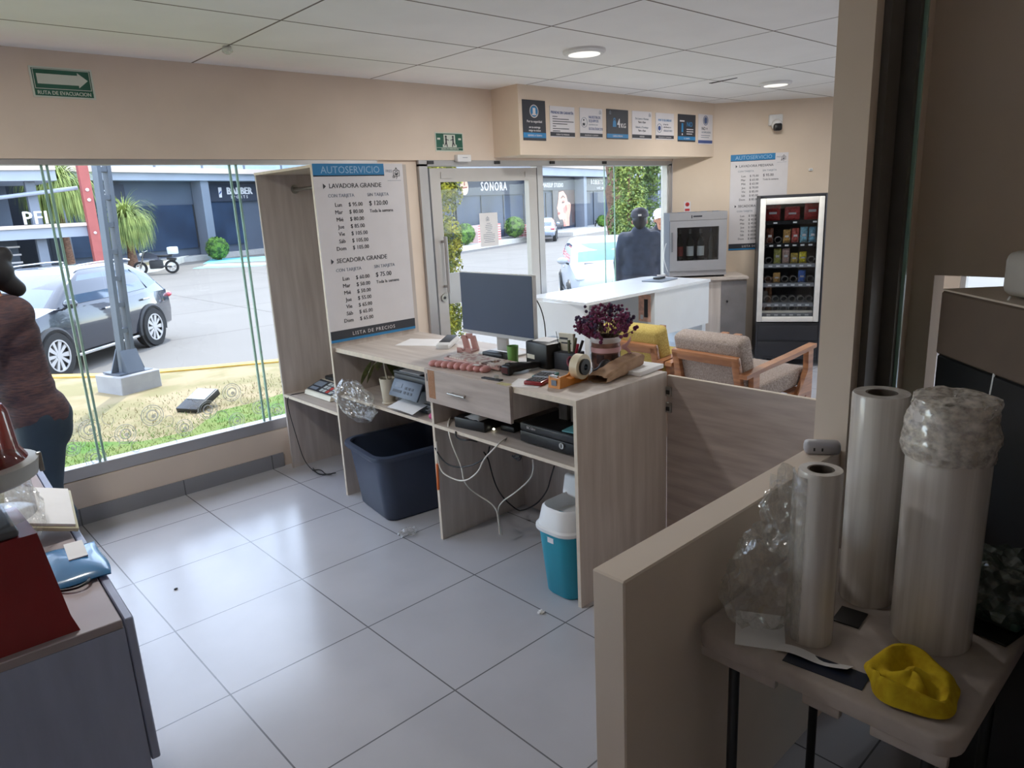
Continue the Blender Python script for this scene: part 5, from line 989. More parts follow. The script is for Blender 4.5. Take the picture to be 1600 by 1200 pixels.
car('hatchback','white hatchback facing the shop window behind the man','' or mat('white_paint',(158,163,171),.4,0,.01,1,coat=.3),offset((11.75,10.75),rz,1.0,-.76),rz,4.0,1.72,1.47,.98,.94,(-1.85,1.12,-1.15,.25),2.5,.31,glass=m_cgl,arch=False)
rz = math.radians(42)
car('sedan','silver sedan seen from behind at the far shops','' or mat('silver_paint_car',(152,164,186),.25,.5,.02,1,coat=1),(31.9,31.5,G),rz,4.2,1.66,1.38,.91,.87,(-1.6,1.05,-.9,.2),2.5,.31,arch=False)
def motorbike(lb, loc, rz, c, box=None):
    t = thing('motorcycle',lb,'motorcycle',loc,rz)
    for x in (.65,-.65):
        w_ = B(m_tyre); w_.T = Matrix.Translation((x,0,.3)) @ Matrix.Rotation(PI/2,4,'X'); w_.lathe([(.2,-.05),(.29,-.05),(.3,0),(.29,.05),(.2,.05)],seg=28,cap=False).use(m_rim).disc(0,0,.21,.18,z=-.02,t=.04); 
        for k in range(5): w_.T = Matrix.Translation((x,0,.3)) @ Matrix.Rotation(PI/2,4,'X') @ Matrix.Rotation(k*1.257,4,'Z'); w_.box((.0,-.012,-.01),(.19,.012,.01))
        w_.build('wheel',t,local=True)
    p = mat('bike_'+c[0],c[1],.3,.2,.05,coat=.6)
    B(p).loft([[(.55,y,z) for y,z in ((.05,.75),(-.05,.75),(-.05,.9),(.05,.9))],[(.2,y,z) for y,z in ((.15,.7),(-.15,.7),(-.12,.98),(.12,.98))],[(-.2,y,z) for y,z in ((.14,.6),(-.14,.6),(-.1,.82),(.1,.82))]]).build('tank',t,local=True)
    B(m_black).box((-.75,-.12,.74),(-.12,.12,.83),.03).build('seat',t,local=True)
    B(m_trim).box((-.3,-.13,.25),(.25,.13,.62),.05).tube([(-.65,.1,.3),(-.2,.12,.35)],.03,8).tube([(-.65,-.1,.3),(-.2,-.12,.35)],.03,8).build('engine',t,local=True)
    B(m_steel).tube([(.65,.08,.3),(.42,.08,.95)],.022,8).tube([(.65,-.08,.3),(.42,-.08,.95)],.022,8).tube([(.36,-.36,1.04),(.42,-.15,1.0),(.42,.15,1.0),(.36,.36,1.04)],.014,8).build('fork',t,local=True)
    B(m_head).ball((.55,0,.88),(.08,.1,.09)).build('headlight',t,local=True)
    if box: B(mat('bike_box',box,.4)).box((-.98,-.2,.84),(-.58,.2,1.16),.05).build('top_box',t,local=True)
    B(m_black).prism([(-.85,.55),(-.5,.62),(-.5,.72),(-.9,.66)],-.08,.08,'y').build('rear_fender',t,local=True)
    return t
motorbike('dark motorcycle with a pale top box behind the parked SUV',(10.3,34.3,G),2.6,('dark',(40,46,60)),(206,216,226))
motorbike('black and white motorcycle parked at the far right shops',(44.6,37.0,G),-1.1,('white',(210,212,216)))
# ------------------------------------------------------------------ planting
def leafcloud(b, n, fn, size, flat=.5):
    for k in range(n):
        p, d = fn(); p = Vector(p); d = (Vector(d)+Vector((random.gauss(0,flat),random.gauss(0,flat),random.gauss(0,flat)))).normalized(); u = d.orthogonal().normalized(); u = (Matrix.Rotation(random.random()*6.28,3,d) @ u); v = d.cross(u); s_ = size*random.uniform(.6,1.4)
        b.add([p-u*s_*.5, p+v*s_*.45, p+u*s_*.9, p-v*s_*.45],[(0,1,2,3)])
def cypress(lb, loc, r, h_, n, seed, c, c2, size=.05):
    random.seed(seed); t = thing('cypress_tree',lb,'tree',loc,0,'cypress trees by the shop front')
    B(mat('bark',(110,84,66),.9,0,.2,12,(3,3,.6))).tube([(loc[0],loc[1],loc[2]),(loc[0],loc[1],loc[2]+h_*.8)],[.07,.03],8).build('trunk',t)
    lob = [(random.random()*6.28, random.random(), random.uniform(.22,.40)) for _ in range(80)]
    b = B(mat('cyp_%d'%seed,c,.85,0,.3,7,c2=c2,lo=.4,hi=.6)).at(loc)
    def f():
        la, lz, lr = random.choice(lob); z = lz**.8*h_; pr = r*(.55+.45*math.sin(PI*min(1,.18+.8*lz)))*(1 if lz<.8 else (1-lz)/.2*.8+.2)
        c_ = Vector((pr*.62*math.cos(la),pr*.62*math.sin(la),.05+z*.95)); d = Vector((random.gauss(0,1),random.gauss(0,1),random.gauss(0,1))).normalized(); q = c_+Vector((d.x*lr*r*1.1,d.y*lr*r*1.1,d.z*lr*r*1.9)); q.z = max(.03,q.z); return q, d+Vector((0,0,.6))
    leafcloud(b,n,f,size); b.build('foliage',t,smooth=False); return t
cypress('bright yellow green cypress filling the left of the glass door',(5.31,7.05,-.12),.36,3.0,22000,31,(186,180,52),(92,108,46),.028)
cypress('dense green cypress standing behind the man outside',(17.8,13.55,G),.9,5.6,20000,32,(112,134,66),(64,90,48),.06)
cypress('yellow green cypress beside the brown trunk at the window right',(16.35,12.75,G),.48,3.9,9000,33,(140,152,72),(78,102,54),.055)
t = thing('palm_trunk','thick brown shaggy palm trunk outside the right window','tree',(20.6,16.5,G)); b = B(mat('palm_bark',(132,100,82),.95,0,.3,10,(1,1,3),bump=.6,c2=(90,68,58))); random.seed(8)
b.at((20.6,16.5,G)).lathe([(.40+.05*((k*7)%3),k*.32) for k in range(19)],seg=18); b.build('bark_trunk',t)
random.seed(9); b = B(mat('palm_frond',(130,146,76),.8,0,.2,3))
for k in range(14):
    a = k*.45; b.T = Matrix.Translation((20.6,16.5,5.1)) @ Matrix.Rotation(a,4,'Z'); b.surf(lambda u,v: (.1+1.6*u,(v-.5)*.35*math.sin(PI*min(.97,u+.03)),.9*u-1.3*u*u+.05*abs(v-.5)),8,2,.004)
b.build('fronds',t)
def ballbush(lb, loc, r, seed, c=(110,150,62), c2=(52,84,44)):
    random.seed(seed); t = thing('round_shrub',lb,'shrub',loc,0,'clipped shrubs by the shops'); B(mat('bark',(110,84,66))).tube([loc,(loc[0],loc[1],loc[2]+r)],.05,8).build('stem',t)
    b = B(mat('shrub_green',c,.85,0,.2,5,c2=c2,lo=.4,hi=.6)).at((loc[0],loc[1],loc[2]+r*1.05))
    def f(): d = Vector((random.gauss(0,1),random.gauss(0,1),random.gauss(0,1))).normalized(); return d*r*random.uniform(.86,1.03), d
    b.ball((0,0,0),(r*.9,)*3,18,12); leafcloud(b,1800,f,r*.12); b.build('foliage',t,smooth=False)
def grasspalm(lb, loc, th, r, seed, c=(170,182,104), c2=(110,132,74)):
    random.seed(seed); t = thing('ponytail_palm',lb,'tree',loc,0,'ponytail palms across the car park')
    B(mat('palm_bark',(132,100,82))).at(loc).lathe([(.34,0),(.22,.3),(.13,th*.6),(.10,th)],seg=14).build('trunk',t)
    b = B(mat('palm_blade',c,.8,0,.25,2,c2=c2)).at((loc[0],loc[1],loc[2]+th))
    for k in range(1500):
        a = random.random()*6.28; el = math.asin(random.uniform(-.25,1)); l = r*random.uniform(.75,1.2); ca, sa = math.cos(a), math.sin(a); P = []; q = Vector((0,0,0)); e = el
        for j in range(7): P.append(q.copy()); q = q+Vector((ca*math.cos(e),sa*math.cos(e),math.sin(e)))*(l/5); e = max(-1.45,e-(.18+.42*math.cos(el))*(.5+j*.22))
        w_ = .018*r; sd = Vector((-sa,ca,0))*w_; vs = []
        for j, p in enumerate(P): qq = sd*(1-j/7); vs += [p-qq,p+qq]
        b.add(vs,[(2*j,2*j+1,2*j+3,2*j+2) for j in range(6)])
    b.build('fronds',t,smooth=False)
grasspalm('shaggy ponytail palm between the steel post and far shops',(10.0,36.5,G+.2),2.1,1.35,41)
grasspalm('pale ponytail palm top showing left of the red post',(7.3,35.7,G),3.85,1.75,42,(186,200,160),(130,152,116))
random.seed(4); t = thing('spiky_plant','yellow edged spiky plant just outside the reception window','plant',(6.3,5.25,-.12)); B(mat('terracotta_pot',(150,100,76),.8)).at((6.3,5.25,-.12)).lathe([(.11,0),(.16,.40),(.15,.42),(.13,.38)],seg=24).build('pot',t)
b = B(mat('variegated_leaf',(196,190,96),.6,0,.3,40,(4,4,.5),c2=(96,116,60)))
for k in range(46):
    a = k*2.4; b.T = Matrix.Translation((6.3,5.25,.25)) @ Matrix.Rotation(a,4,'Z'); e = .25+.75*((k*37)%46)/46
    b.surf(lambda u,v: (.03+e*.36*u,(v-.5)*.035*(1-u)**.6,.66*u*(1.05-e*.55*u)),7,1,.001)
b.build('leaves',t,smooth=False)
# raised bed across the car park, kerbs and blue bay
struct(B(mat('bed_soil',(150,140,104),.95,0,.2,2)).prism([(3,30.5),(10.7,36.6),(15.1,44.2),(13,45.5),(2,40)],G,G+.22),'ground_bed')
struct(B(mat('white_kerb',(222,218,206),.85,0,.08,2)).prism([(3,30.3),(10.9,36.3),(15.4,44.1),(15.1,44.2),(10.7,36.6),(3,30.6)],G,G+.3),'ground_kerb_white')
struct(B(mat('bay_blue',(120,200,214),.8,0,.1,1)).prism([(12.4,35.9),(14.6,33.2),(15.2,33.8),(13.2,36.9)],G,G+.004).prism([(14.0,38.9),(17.5,36.0),(19.5,39.5),(15.9,42.8)],G,G+.004),'ground_marking')
struct(B(mat('bay_white',(226,228,226),.8)).prism([(13.3,37.0),(15.3,34.0),(15.9,34.7),(14.0,38.3)],G,G+.004),'ground_marking_white')
B(mat('post_red',(160,84,80),.6,0,.06,3)).box((6.86,29.6,G),(7.18,29.9,7)).use(m_signw).ball((7.02,29.58,2.9),(.06,.03,.06),8,6).ball((7.02,29.58,2.55),(.06,.03,.06),8,6).ball((7.02,29.58,1.4),(.05,.03,.05),8,6).build('red_post',None,'tall red square steel post beyond the parked SUV','post')
# ------------------------------------------------------------------ far buildings
m_fd = mat('shop_dark_wall',(78,88,104),.7,0,.05,1); m_fg = mat('shop_glass',(50,64,86),.4,0,.3,.5,spec=.15); m_fc = mat('shop_column',(116,124,138),.7,0,.04,1); m_fb = mat('shop_beam',(150,158,172),.7,0,.04,1); m_fs = mat('shop_slab',(214,196,186),.8,0,.04,1); m_sgn = mat('shop_sign_board',(44,52,68),.5,0,.04,1)
AF = math.radians(19.4)
def facade(name, lb, loc, x0, x1, zb, h1, h2, h3, cols, bays, top):
    t = thing(name, lb,'building',loc,AF)
    B(m_fd).box((x0,.5,zb),(x1,6,top)).build('wall',t,local=True)
    B(m_fb).box((x0,-.5,h1),(x1,.5,h2)).build('beam',t,local=True); B(m_fs).box((x0,-.7,h2),(x1,.5,h3)).build('slab',t,local=True)
    B(mat('plinth',(172,170,168),.8)).box((x0,-.4,zb),(x1,.5,zb+.28)).build('plinth',t,local=True)
    b = B(mat('balcony_glass',(190,208,222),.1,0,.1,1)).box((x0,-.62,h3),(x1,-.58,h3+.8)); b.use(m_fc)
    for k in range(int((x1-x0)/3)): b.box((x0+k*3,-.66,h3),(x0+k*3+.12,-.55,h3+.95))
    b.box((x0,-.66,h3+.85),(x1,-.55,h3+.95)); b.build('balustrade',t,local=True)
    for c in cols: B(m_fc).box((c-.27,-.35,zb),(c+.27,.45,h1)).build('column',t,local=True)
    for a, c, za, zc in bays:
        o = B(m_fg).box((a,.40,za),(c,.46,zc)).build('shop_window',t,local=True)
        b = B(m_trim); n_ = max(1,int((c-a)/2.6))
        for k in range(n_+1): x = a+(c-a)*k/n_; b.box((x-.03,.36,za),(x+.03,.42,zc))
        b.build('mullions',o,local=True)
    for k in range(int((x1-x0)/5)): B(mat('upper_window',(176,200,222),.1,0,.15,.6,coat=.5)).box((x0+1+k*5,.42,h3+.5),(x0+4.6+k*5,.49,h3+2.6)).build('upper_window',t,local=True)
    return t
RT = (26.98,32.28,G)
facade('shop_building','grey two storey shop building across the car park behind the glass door',RT,-5,60,0,3.99,4.54,4.95,(7.85,16.5,26.6,36,46),((-4.6,-1.3,.3,2.85),(-1.0,7.4,.3,2.85),(8.3,16.1,.25,2.9),(17,26.2,.25,2.9),(27,35.6,.25,2.9)),8.4)
LT = (16.02,42.87,0)
facade('shop_building','grey shop building with a balcony across the car park behind the left window',LT,-9.4,14,-.6,3.76,4.14,4.41,(-.11,-8.5,8.3),((-8.2,-.5,.1,2.5),(.3,3.0,.1,2.6),(5.1,8,.1,2.6)),8)
def fpt(o, s_, d_, z): return Vector((o[0]+s_*math.cos(AF)-d_*math.sin(AF)*-1*-1, o[1]+s_*math.sin(AF)+d_*math.cos(AF), z))
fx = Vector((math.cos(AF),math.sin(AF),0)); fy = Vector((-math.sin(AF),math.cos(AF),0))
def FP(o, s_, d_, z): p = Vector((o[0],o[1],0))+fx*s_+fy*d_; return Vector((p.x,p.y,z))
def shopsign(o, s0, s1, z0, z1, items, lb, face=m_sgn, d_=.30):
    b = B(face).frame(FP(o,s0,d_,z0),fx,(0,0,1)); b.box((0,0,-.12),(s1-s0,z1-z0,0)); b.use(m_signw)
    for it in items:
        if it[0] == 't': _, tx, x, y, sz, bo = it[:6]; b.text(tx,x-s0,y-z0,sz,bold=bo,z=.01,ext=.01,space=it[6] if len(it)>6 else 1,sx=it[7] if len(it)>7 else 1)
        elif it[0] == 'd': b.use(it[4]).disc(it[1]-s0,it[2]-z0,it[3],z=it[5] if len(it)>5 else .005,t=.01).use(m_signw)
        elif it[0] == 'p': b.use(it[2]).prism([(x-s0,y-z0) for x,y in it[1]],it[3] if len(it)>3 else .012,(it[3] if len(it)>3 else .012)+.006).use(m_signw)
    return b.build('shop_sign',None,lb,'sign','shop signs across the car park',smooth=False)
m_bge = mat('logo_beige',(222,188,164),.6); m_brn = mat('logo_brown',(150,84,70),.6)
shopsign(RT,-1.2,7.5,2.24,3.25,(('t','SONORA',1.7,2.50,.72,.02,1.25,.95),('d',-.15,2.72,.44,m_bge),('p',[(-.45,2.62),(.15,2.66),(.15,2.74),(-.45,2.70)],m_brn,.02),('p',[(-.2,2.8),(-.08,2.8),(-.1,3.05),(-.16,3.05)],m_brn,.02)),'dark shop sign reading SONORA with a round beige logo')
shopsign(RT,8.4,16.0,2.46,3.3,(('t','MAKEUP STUDIO',10.2,2.66,.42,.015,1.15),('t','mp',9.2,2.66,.5,.0,.9),('p',[(8.9,2.55),(8.95,2.55),(8.95,3.1),(8.9,3.1)],m_signw)),'dark shop sign reading MAKEUP STUDIO')
shopsign(RT,17.2,26.0,2.35,3.35,(('t','ROBERTS',19.3,2.86,.52,.02,1.35),('t','NAIL BAR',20.6,2.46,.28,.01,1.6)),'dark shop sign reading ROBERTS')
shopsign(LT,-8.2,-4.6,2.6,3.6,(('t','R',-5.86,2.9,.62,.02,1),),'dark shop sign ending in a pale letter R beside the post')
shopsign(LT,.4,8,2.62,3.6,(('t','BARBER',1.95,3.02,.56,.05,1.0),('t','SPORTS',2.2,2.78,.24,.01,1.8),('p',[(1.35,2.85),(1.55,2.85),(1.6,3.42),(1.35,3.42)],m_signw),('p',[(1.37,3.0),(1.55,3.15),(1.55,3.25),(1.37,3.1)],m_inkb,.02)),'dark shop sign reading BARBER SPORTS with a barber pole emblem')
# makeup poster: plain stylised head in three quarter view
b = B(mat('poster_dark',(62,58,66),.5)).frame(FP(RT,12.0,.33,-.15),fx,(0,0,1)); b.box((0,0,-.03),(3.95,2.6,0))
sk = mat('poster_skin',(222,166,146),.6,0,.06,2); sk2 = mat('poster_blush',(204,126,116),.6); hair_ = mat('poster_hair',(70,52,54),.6); lip = mat('poster_lips',(150,76,76),.6)
b.use(hair_).prism([(1.0,2.6),(.95,2.3),(1.6,2.5),(2.9,1.9),(3.3,1.0),(3.4,.2),(3.9,.2),(3.9,2.6)],.004,.008)
b.use(sk).prism([(1.05,2.45),(.92,2.0),(.78,1.62),(.60,1.32),(.74,1.22),(.78,1.12),(.72,1.04),(.80,.98),(.74,.88),(.86,.70),(1.06,.52),(1.6,.52),(1.75,.30),(1.75,0),(2.85,0),(2.85,.55),(3.1,1.1),(3.2,1.55),(3.0,1.7),(2.6,1.75),(2.4,2.2),(1.8,2.55)],.010,.014)
b.use(sk2).prism([(1.7,1.3),(2.3,1.55),(2.5,1.2),(2.1,.9),(1.8,1.0)],.016,.018).prism([(1.75,0),(1.75,.3),(2.0,.6),(2.15,0)],.016,.018)
b.use(hair_).prism([(1.35,1.98),(1.75,2.14),(2.15,2.0),(2.15,2.06),(1.75,2.24),(1.33,2.06)],.018,.022).prism([(1.42,1.68),(1.7,1.82),(2.0,1.72),(1.75,1.66)],.018,.022).prism([(.85,1.92),(1.0,2.0),(1.0,2.06),(.83,1.98)],.018,.022).prism([(.82,1.66),(.96,1.74),(1.0,1.68)],.018,.022)
b.use(sk2).prism([(1.36,1.72),(1.7,1.9),(2.1,1.84),(2.05,1.7),(1.7,1.84)],.016,.018)
b.use(lip).prism([(.72,1.0),(.92,1.08),(1.22,.98),(.98,.86),(.80,.86)],.018,.022)
b.build('shop_poster',None,'large makeup poster of a face in the shop window','poster',smooth=False)
for s0, s1, lb in ((-1.15,1.5,'red brick box planter left of the round shrub'),(4.35,7.35,'red brick box planter right of the round shrub')):
    p = FP(RT,0,0,0); b = B(tilemat('red_brick',(206,104,102),(236,200,196),.45,.14,(0,0),.03,.8,.1,5,rot=(PI/2,0,0))); t = thing('brick_planter',lb,'planter',FP(RT,(s0+s1)/2,-.72,G+(.25 if s0<0 else 0)),AF,'brick planters'); b.box((-(s1-s0)/2,-.3,0),((s1-s0)/2,.25,.95)).build('wall',t,local=True)
struct(B(mat('planter_kerb',(196,192,186),.85)).prism([tuple(FP(RT,a,c,0).xy) for a,c in ((-4,-1.6),(4.0,-1.6),(4.3,-.42),(-4,-.42))],G,G+.25).prism([tuple(FP(RT,a,c,0).xy) for a,c in ((8.6,-2.6),(16.6,-2.6),(16.9,-.42),(8.6,-.42))],G,G+.25),'ground_planter_kerb')
p = FP(RT,3.3,-1.0,G+.25); ballbush('round clipped green shrub under the SONORA sign',tuple(p),.62,51)
p = FP(RT,-2.6,-1.05,G+.25); ballbush('loose green shrub beside the yellow cypress',tuple(p),.55,52)
p = FP(RT,15.9,-1.9,G+.25); ballbush('small clipped shrub under the makeup poster',tuple(p),.42,53)
p = FP(LT,-.75,-1.4,-.6); ballbush('round shrub before the grey column across the car park',tuple(p),.62,54,(120,146,72),(66,92,52))
# structure at the far left with a walkway, rails and sign letters
t = thing('walkway_building','grey steel walkway building at the far left of the car park','building',(0,30,G))
B(m_fd).box((-14,33.5,G),(5.2,44,8)).build('wall',t); B(m_fs).box((-14,29.8,1.66),(6.85,30.2,1.78)).build('slab_edge',t); B(m_fb).box((-14,29.9,1.30),(6.85,33.5,1.66)).build('walkway_beam',t); B(m_fs).box((-14,29.8,3.6),(6.2,30.2,3.85)).use(m_fb).box((-14,29.9,3.25),(6.2,33.5,3.6)).build('upper_beam',t)
for x in (5.3,1.2,-4): B(m_fc).box((x,30.3,G),(x+.3,30.6,8)).build('post',t)
B(m_fb).tube([(-2,30.1,2.0),(6.84,30.1,2.99)],.07,8).use(m_fc).cyl((2.6,29.95,2.52),.22,.12,20,axis='y').build('tie_rod',t)
b = B(m_fb)
for k in range(5): b.box((-3,29.9,1.95+k*.28),(3.2-.25*k,29.95,2.0+k*.28))
b.build('railing',t)
b = B(m_signw)
for k in range(7): b.box((2.7,31.8,-.4+k*.28),(3.6,31.9,-.30+k*.28)).box((4.2,31.8,-.4+k*.28),(5.0,31.9,-.34+k*.28))
b.build('louvres',t)
b = B(m_signw).frame((3.2,29.78,1.80),(1,0,0),(0,0,1)); b.text('PFI',1.72,0,.62,bold=.02,ext=.02,sx=.95,space=1.1); b.build('shop_sign',None,'pale sign letters ending in PFI on the far left walkway','sign','shop signs across the car park',smooth=False)
# ------------------------------------------------------------------ people: each body one continuous skin
def caps_mesh(caps):
    b = B()
    for a, ra, c, rc in caps:
        a, c = Vector(a), Vector(c); d = c-a; n_ = 14
        if d.length < 1e-5: b.ball(a,ra,n_,10); continue
        z = d.normalized(); x = z.orthogonal().normalized(); y = z.cross(x); rings = []
        for k in range(1,5): t_ = -PI/2+PI/2*k/4.5; rings.append((a+z*ra*math.sin(t_), ra*math.cos(t_)))
        rings += [(a,ra),(c,rc)]
        for k in range(0,4): t_ = PI/2*(k+.5)/4.5; rings.append((c+z*rc*math.sin(t_), rc*math.cos(t_)))
        b.loft([[p+(x*math.cos(i*2*PI/n_)+y*math.sin(i*2*PI/n_))*r for i in range(n_)] for p, r in rings])
    return b
def blob(name, caps, m, parent, voxel=.011, sm=4, label=None):
    b = caps_mesh(caps); me = bpy.data.meshes.new('tmp'); me.from_pydata([tuple(v) for v in b.v],[],b.f); o = bpy.data.objects.new('tmp',me); COL.objects.link(o)
    md = o.modifiers.new('r','REMESH'); md.mode = 'VOXEL'; md.voxel_size = voxel
    dg_ = bpy.context.evaluated_depsgraph_get(); me2 = bpy.data.meshes.new_from_object(o.evaluated_get(dg_)); bpy.data.objects.remove(o)
    bm_ = bmesh.new(); bm_.from_mesh(me2)
    for _ in range(sm): bmesh.ops.smooth_vert(bm_,verts=bm_.verts,factor=.5,use_axis_x=True,use_axis_y=True,use_axis_z=True)
    bm_.to_mesh(me2); bm_.free(); me2.name = name; me2.materials.append(m); me2.polygons.foreach_set('use_smooth',[True]*len(me2.polygons))
    q = bpy.data.objects.new(name,me2); COL.objects.link(q); q.parent = parent
    return tag(q, label)
m_skin = mat('skin',(196,142,116),.55,0,.06,12); m_hair = mat('dark_hair',(24,22,26),.55,0,.2,40,(1,1,.3)); m_shoe = mat('dark_shoe',(34,34,40),.6)
def hand(p, d, up, sg):
    """palm, four fingers and thumb as tapered chains"""
    p, d, up = Vector(p), Vector(d).normalized(), Vector(up).normalized(); s_ = d.cross(up)*sg; o = [(p,.024,p+d*.07,.026),(p+s_*.018,.02,p+d*.075+s_*.026,.017),(p-s_*.018,.02,p+d*.075-s_*.026,.017)]
    for k, l in ((-1.5,.062),(-.5,.074),(.5,.079),(1.5,.07)):
        q = p+d*.08+s_*k*.019; r = q+d*l*.55-up*.008; o += [(q,.0105,r,.0095),(r,.0095,r+d*l*.45-up*.02,.008)]
    q = p+d*.025+s_*.03; r = q+d*.03+s_*.028; return o+[(q,.013,r,.011),(r,.011,r+d*.03+s_*.008,.009)]
def legs(x, hip, sep, r):
    o = []
    for s_ in (1,-1): o += [((x,s_*sep,hip),r,(x+.01,s_*sep*.95,hip*.54),r*.62),((x+.01,s_*sep*.95,hip*.54),r*.62,(x-.02,s_*sep*.95,hip*.37),r*.60),((x-.02,s_*sep*.95,hip*.37),r*.6,(x,s_*sep*.95,.10),r*.38)]
    return o
def shoes(x, sep): return [q for s_ in (1,-1) for q in (((x-.04,s_*sep,.04),.042,(x+.15,s_*sep*1.1,.035),.036),((x-.02,s_*sep,.07),.04,(x+.03,s_*sep,.08),.038))]
def head(c, r=.088): 
    x, y, z = c; return [((x-.012,y,z+.025),r*1.02,(x+.008,y,z+.01),r*.95),((x+.02,y,z-.045),r*.68,(x+.035,y,z-.075),r*.45),((x+.088,y,z-.005),.010,(x+.103,y,z-.03),.015),((x-.005,y+.085,z-.005),.018,(x-.01,y+.088,z-.035),.012),((x-.005,y-.085,z-.005),.018,(x-.01,y-.088,z-.035),.012),((x-.02,y,z-.17),.055,(x-.005,y,z-.05),.05)]
def face(c, t):
    x, y, z = c; b = B(m_signw)
    for s_ in (1,-1): b.ball((x+.071,y+s_*.033,z+.008),(.011,.015,.009),10,8).use(m_black).ball((x+.0795,y+s_*.033,z+.008),(.0042,.006,.006),8,6).use(m_signw)
    b.build('eyes',t,local=True); b = B(m_hair)
    for s_ in (1,-1): b.tube([(x+.086,y+s_*.016,z+.030),(x+.088,y+s_*.034,z+.036),(x+.078,y+s_*.052,z+.030)],.004,6)
    b.build('eyebrows',t,local=True); B(mat('lips',(160,92,84),.5)).tube([(x+.075,y-.024,z-.066),(x+.086,y,z-.064),(x+.075,y+.024,z-.066)],.006,6,1).build('mouth',t,local=True)
def man(lb, loc, rz, k, jacket, trousers, hatm, hat):
    t = thing('person',lb,'person',loc,rz); t.scale = (k,k,k); hc = (.03,0,1.60)
    torso = [((0,.09,1.02),.125,(0,-.09,1.02),.125),((0,.10,1.22),.125,(0,-.10,1.22),.125),((-.01,.13,1.36),.10,(-.01,-.13,1.36),.10),((0,.07,1.02),.12,(0,.08,1.3),.12),((0,-.07,1.02),.12,(0,-.08,1.3),.12)]
    arms = lambda e: [q for s_ in (1,-1) for q in (((-.01,s_*.19,1.40),.058+e,(-.03,s_*.255,1.12),.048+e),((-.03,s_*.255,1.12),.048+e,(.06,s_*.25,.87),.036+e))]
    blob('body',torso+arms(0)+legs(0,.92,.095,.085)+head(hc)+hand((.065,.25,.85),(.25,0,-1),(1,0,.25),1)+hand((.065,-.25,.85),(.25,0,-1),(1,0,.25),-1)+shoes(0,.09),m_skin,t,.012,3)
    blob('jacket',[(a,r+.02,c,q+.02) for a,r,c,q in torso]+[(a,r,c,q) for a,r,c,q in arms(.022)]+[((0,.1,.84),.135,(0,-.1,.84),.135),((-.02,.03,1.47),.075,(-.02,-.03,1.47),.075)],jacket,t,.014,3)
    blob('trousers',[((0,.07,.88),.13,(0,-.07,.88),.13)]+[(a,r+.016,c,q+.02) for a,r,c,q in legs(0,.92,.095,.085)],trousers,t,.014,3); blob('shoes',[(a,r+.008,c,q+.008) for a,r,c,q in shoes(0,.09)],m_shoe,t,.012,2)
    blob('hair',[((.005,0,1.625),.092,(-.025,0,1.60),.09),((-.055,0,1.56),.06,(-.05,0,1.54),.055)],m_hair,t,.01,2); face(hc,t)
    b = B(hatm); b.at((.01,0,1.645)).lathe([(.106,0),(.108,.02),(.098,.07),(.06,.105),(.01,.115)],seg=28); b.T = Matrix.Identity(4)
    b.surf(lambda u,v: (.085+.10*u*math.sqrt(max(0,1-(2*v-1)**2*.55)),(v-.5)*.19*(1-.15*u),1.655-.025*u-.02*(2*v-1)**2),6,8,.006)
    if hat: b.use(m_signw).box((-.1,-.02,1.66),(-.094,.02,1.68))
    b.build('cap',t,local=True); return t
man('man in a dark jacket and dark cap seen from behind outside the window',(7.10,5.38,-.12),math.radians(38),.985,mat('dark_jacket',(54,62,82),.8,0,.12,14,bump=.3),mat('dark_trousers',(44,48,58),.85),mat('dark_cap',(64,64,76),.7),True)
p = ony(1031,338,6.05)
man('person in a white cap facing the man, half hidden by the window frame',(p.x+.02,6.05,-.12),math.radians(215),.96,mat('black_top',(40,44,56),.8),mat('dark_trousers',(44,48,58),.85),m_signw,False)
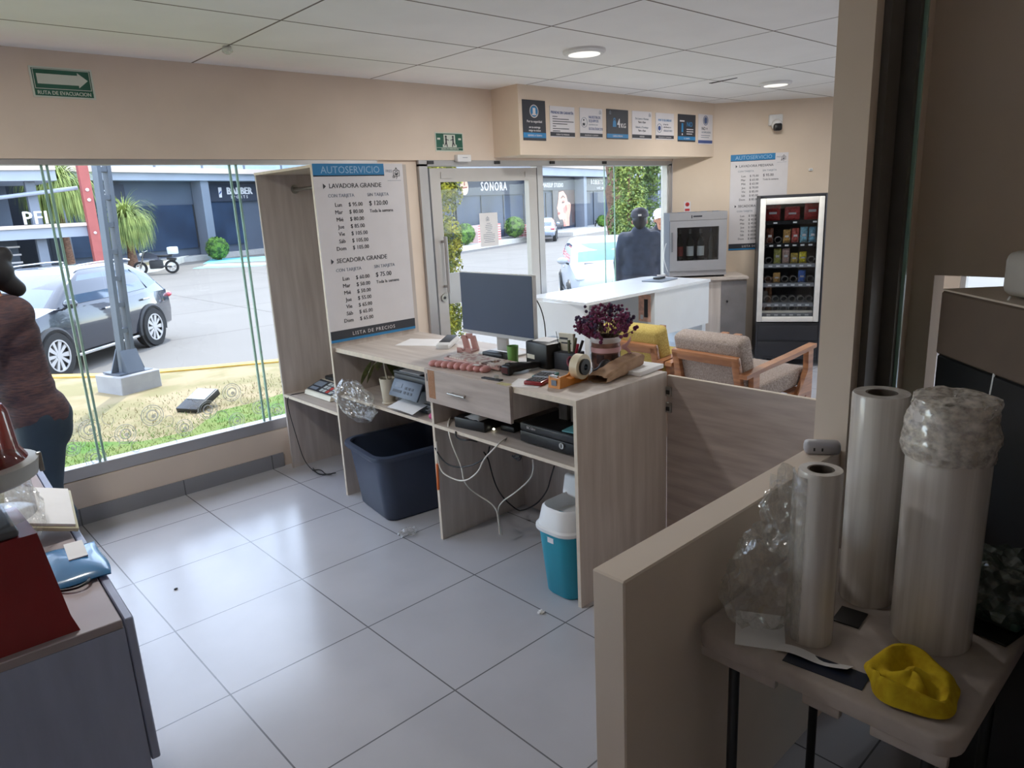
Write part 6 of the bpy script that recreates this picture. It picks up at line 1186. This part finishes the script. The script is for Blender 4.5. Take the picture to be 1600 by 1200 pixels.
# woman standing by the window at the left edge
t = thing('person','woman in a maroon striped sweater and dark leggings by the left window','person',(.545,4.13,0),PI)    # local +x is her front
torso = [((0,.06,.98),.105,(0,-.06,.98),.105),((.01,.05,1.10),.095,(.01,-.05,1.10),.095),((.015,.085,1.25),.10,(.015,-.085,1.25),.10),((-.005,.12,1.345),.07,(-.005,-.12,1.345),.07),((0,.05,1.0),.1,(0.01,.06,1.28),.09),((0,-.05,1.0),.1,(.01,-.06,1.28),.09)]
arm = lambda e: [q for s_ in (1,-1) for q in (((0,s_*.16,1.345),.052+e,(.20,s_*.19,1.22),.043+e),((.20,s_*.19,1.22),.043+e,(.33,s_*.07,1.40),.032+e))]
lg = []
for s_ in (1,-1): lg += [((-.03,s_*.085,.84),.105,(.015,s_*.08,.46),.062),((.015,s_*.08,.46),.060,(-.035,s_*.08,.32),.054),((-.035,s_*.08,.32),.054,(-.02,s_*.08,.09),.036),((-.06,s_*.06,.84),.10,(-.05,s_*.07,.76),.095)]
hc = (.07,0,1.535)
blob('body',torso+arm(0)+lg+head(hc,.082)+hand((.335,.065,1.42),(.1,-.2,1),(1,.2,0),1)+hand((.335,-.065,1.42),(.1,.2,1),(1,-.2,0),-1)+shoes(-.02,.08),m_skin,t,.011,3)
blob('sweater',[(a,r+.018,c,q+.018) for a,r,c,q in torso+[((-.03,.07,.86),.115,(-.03,-.07,.86),.115)]]+[(a,r+.018,c,q+.016) for a,r,c,q in arm(.0)],mat('maroon_knit',(92,66,64),.9,0,.2,60,(.4,.4,2.2),bump=.3,c2=(62,50,56)),t,.012,3)
blob('leggings',[((-.02,.06,.88),.105,(-.02,-.06,.88),.105)]+[(a,r+.012,c,q+.012) for a,r,c,q in lg],mat('teal_black_leggings',(38,54,66),.75,0,.06,10),t,.012,3)
blob('shoes',[(a,r+.008,c,q+.008) for a,r,c,q in shoes(-.02,.08)],m_shoe,t,.012,2); face(hc,t)
blob('hair',[((.05,0,1.568),.086,(.018,0,1.545),.082),((-.02,0,1.49),.05,(-.055,0,1.455),.042),((-.01,0,1.61),.045,(-.03,0,1.615),.042)],m_hair,t,.01,2)
B(m_black).T = Matrix.Identity(4)
b = B(m_black); b.T = Matrix.Translation((.205,4.13,1.50)) @ Matrix.Rotation(-.1,4,'Y'); b.box((-.006,-.04,-.08),(.004,.04,.08),.004); b.use(m_inkg).box((-.0065,-.012,.05),(-.006,.03,.07)); b.build('phone',label='black phone held up in front of the woman in maroon',cat='phone')
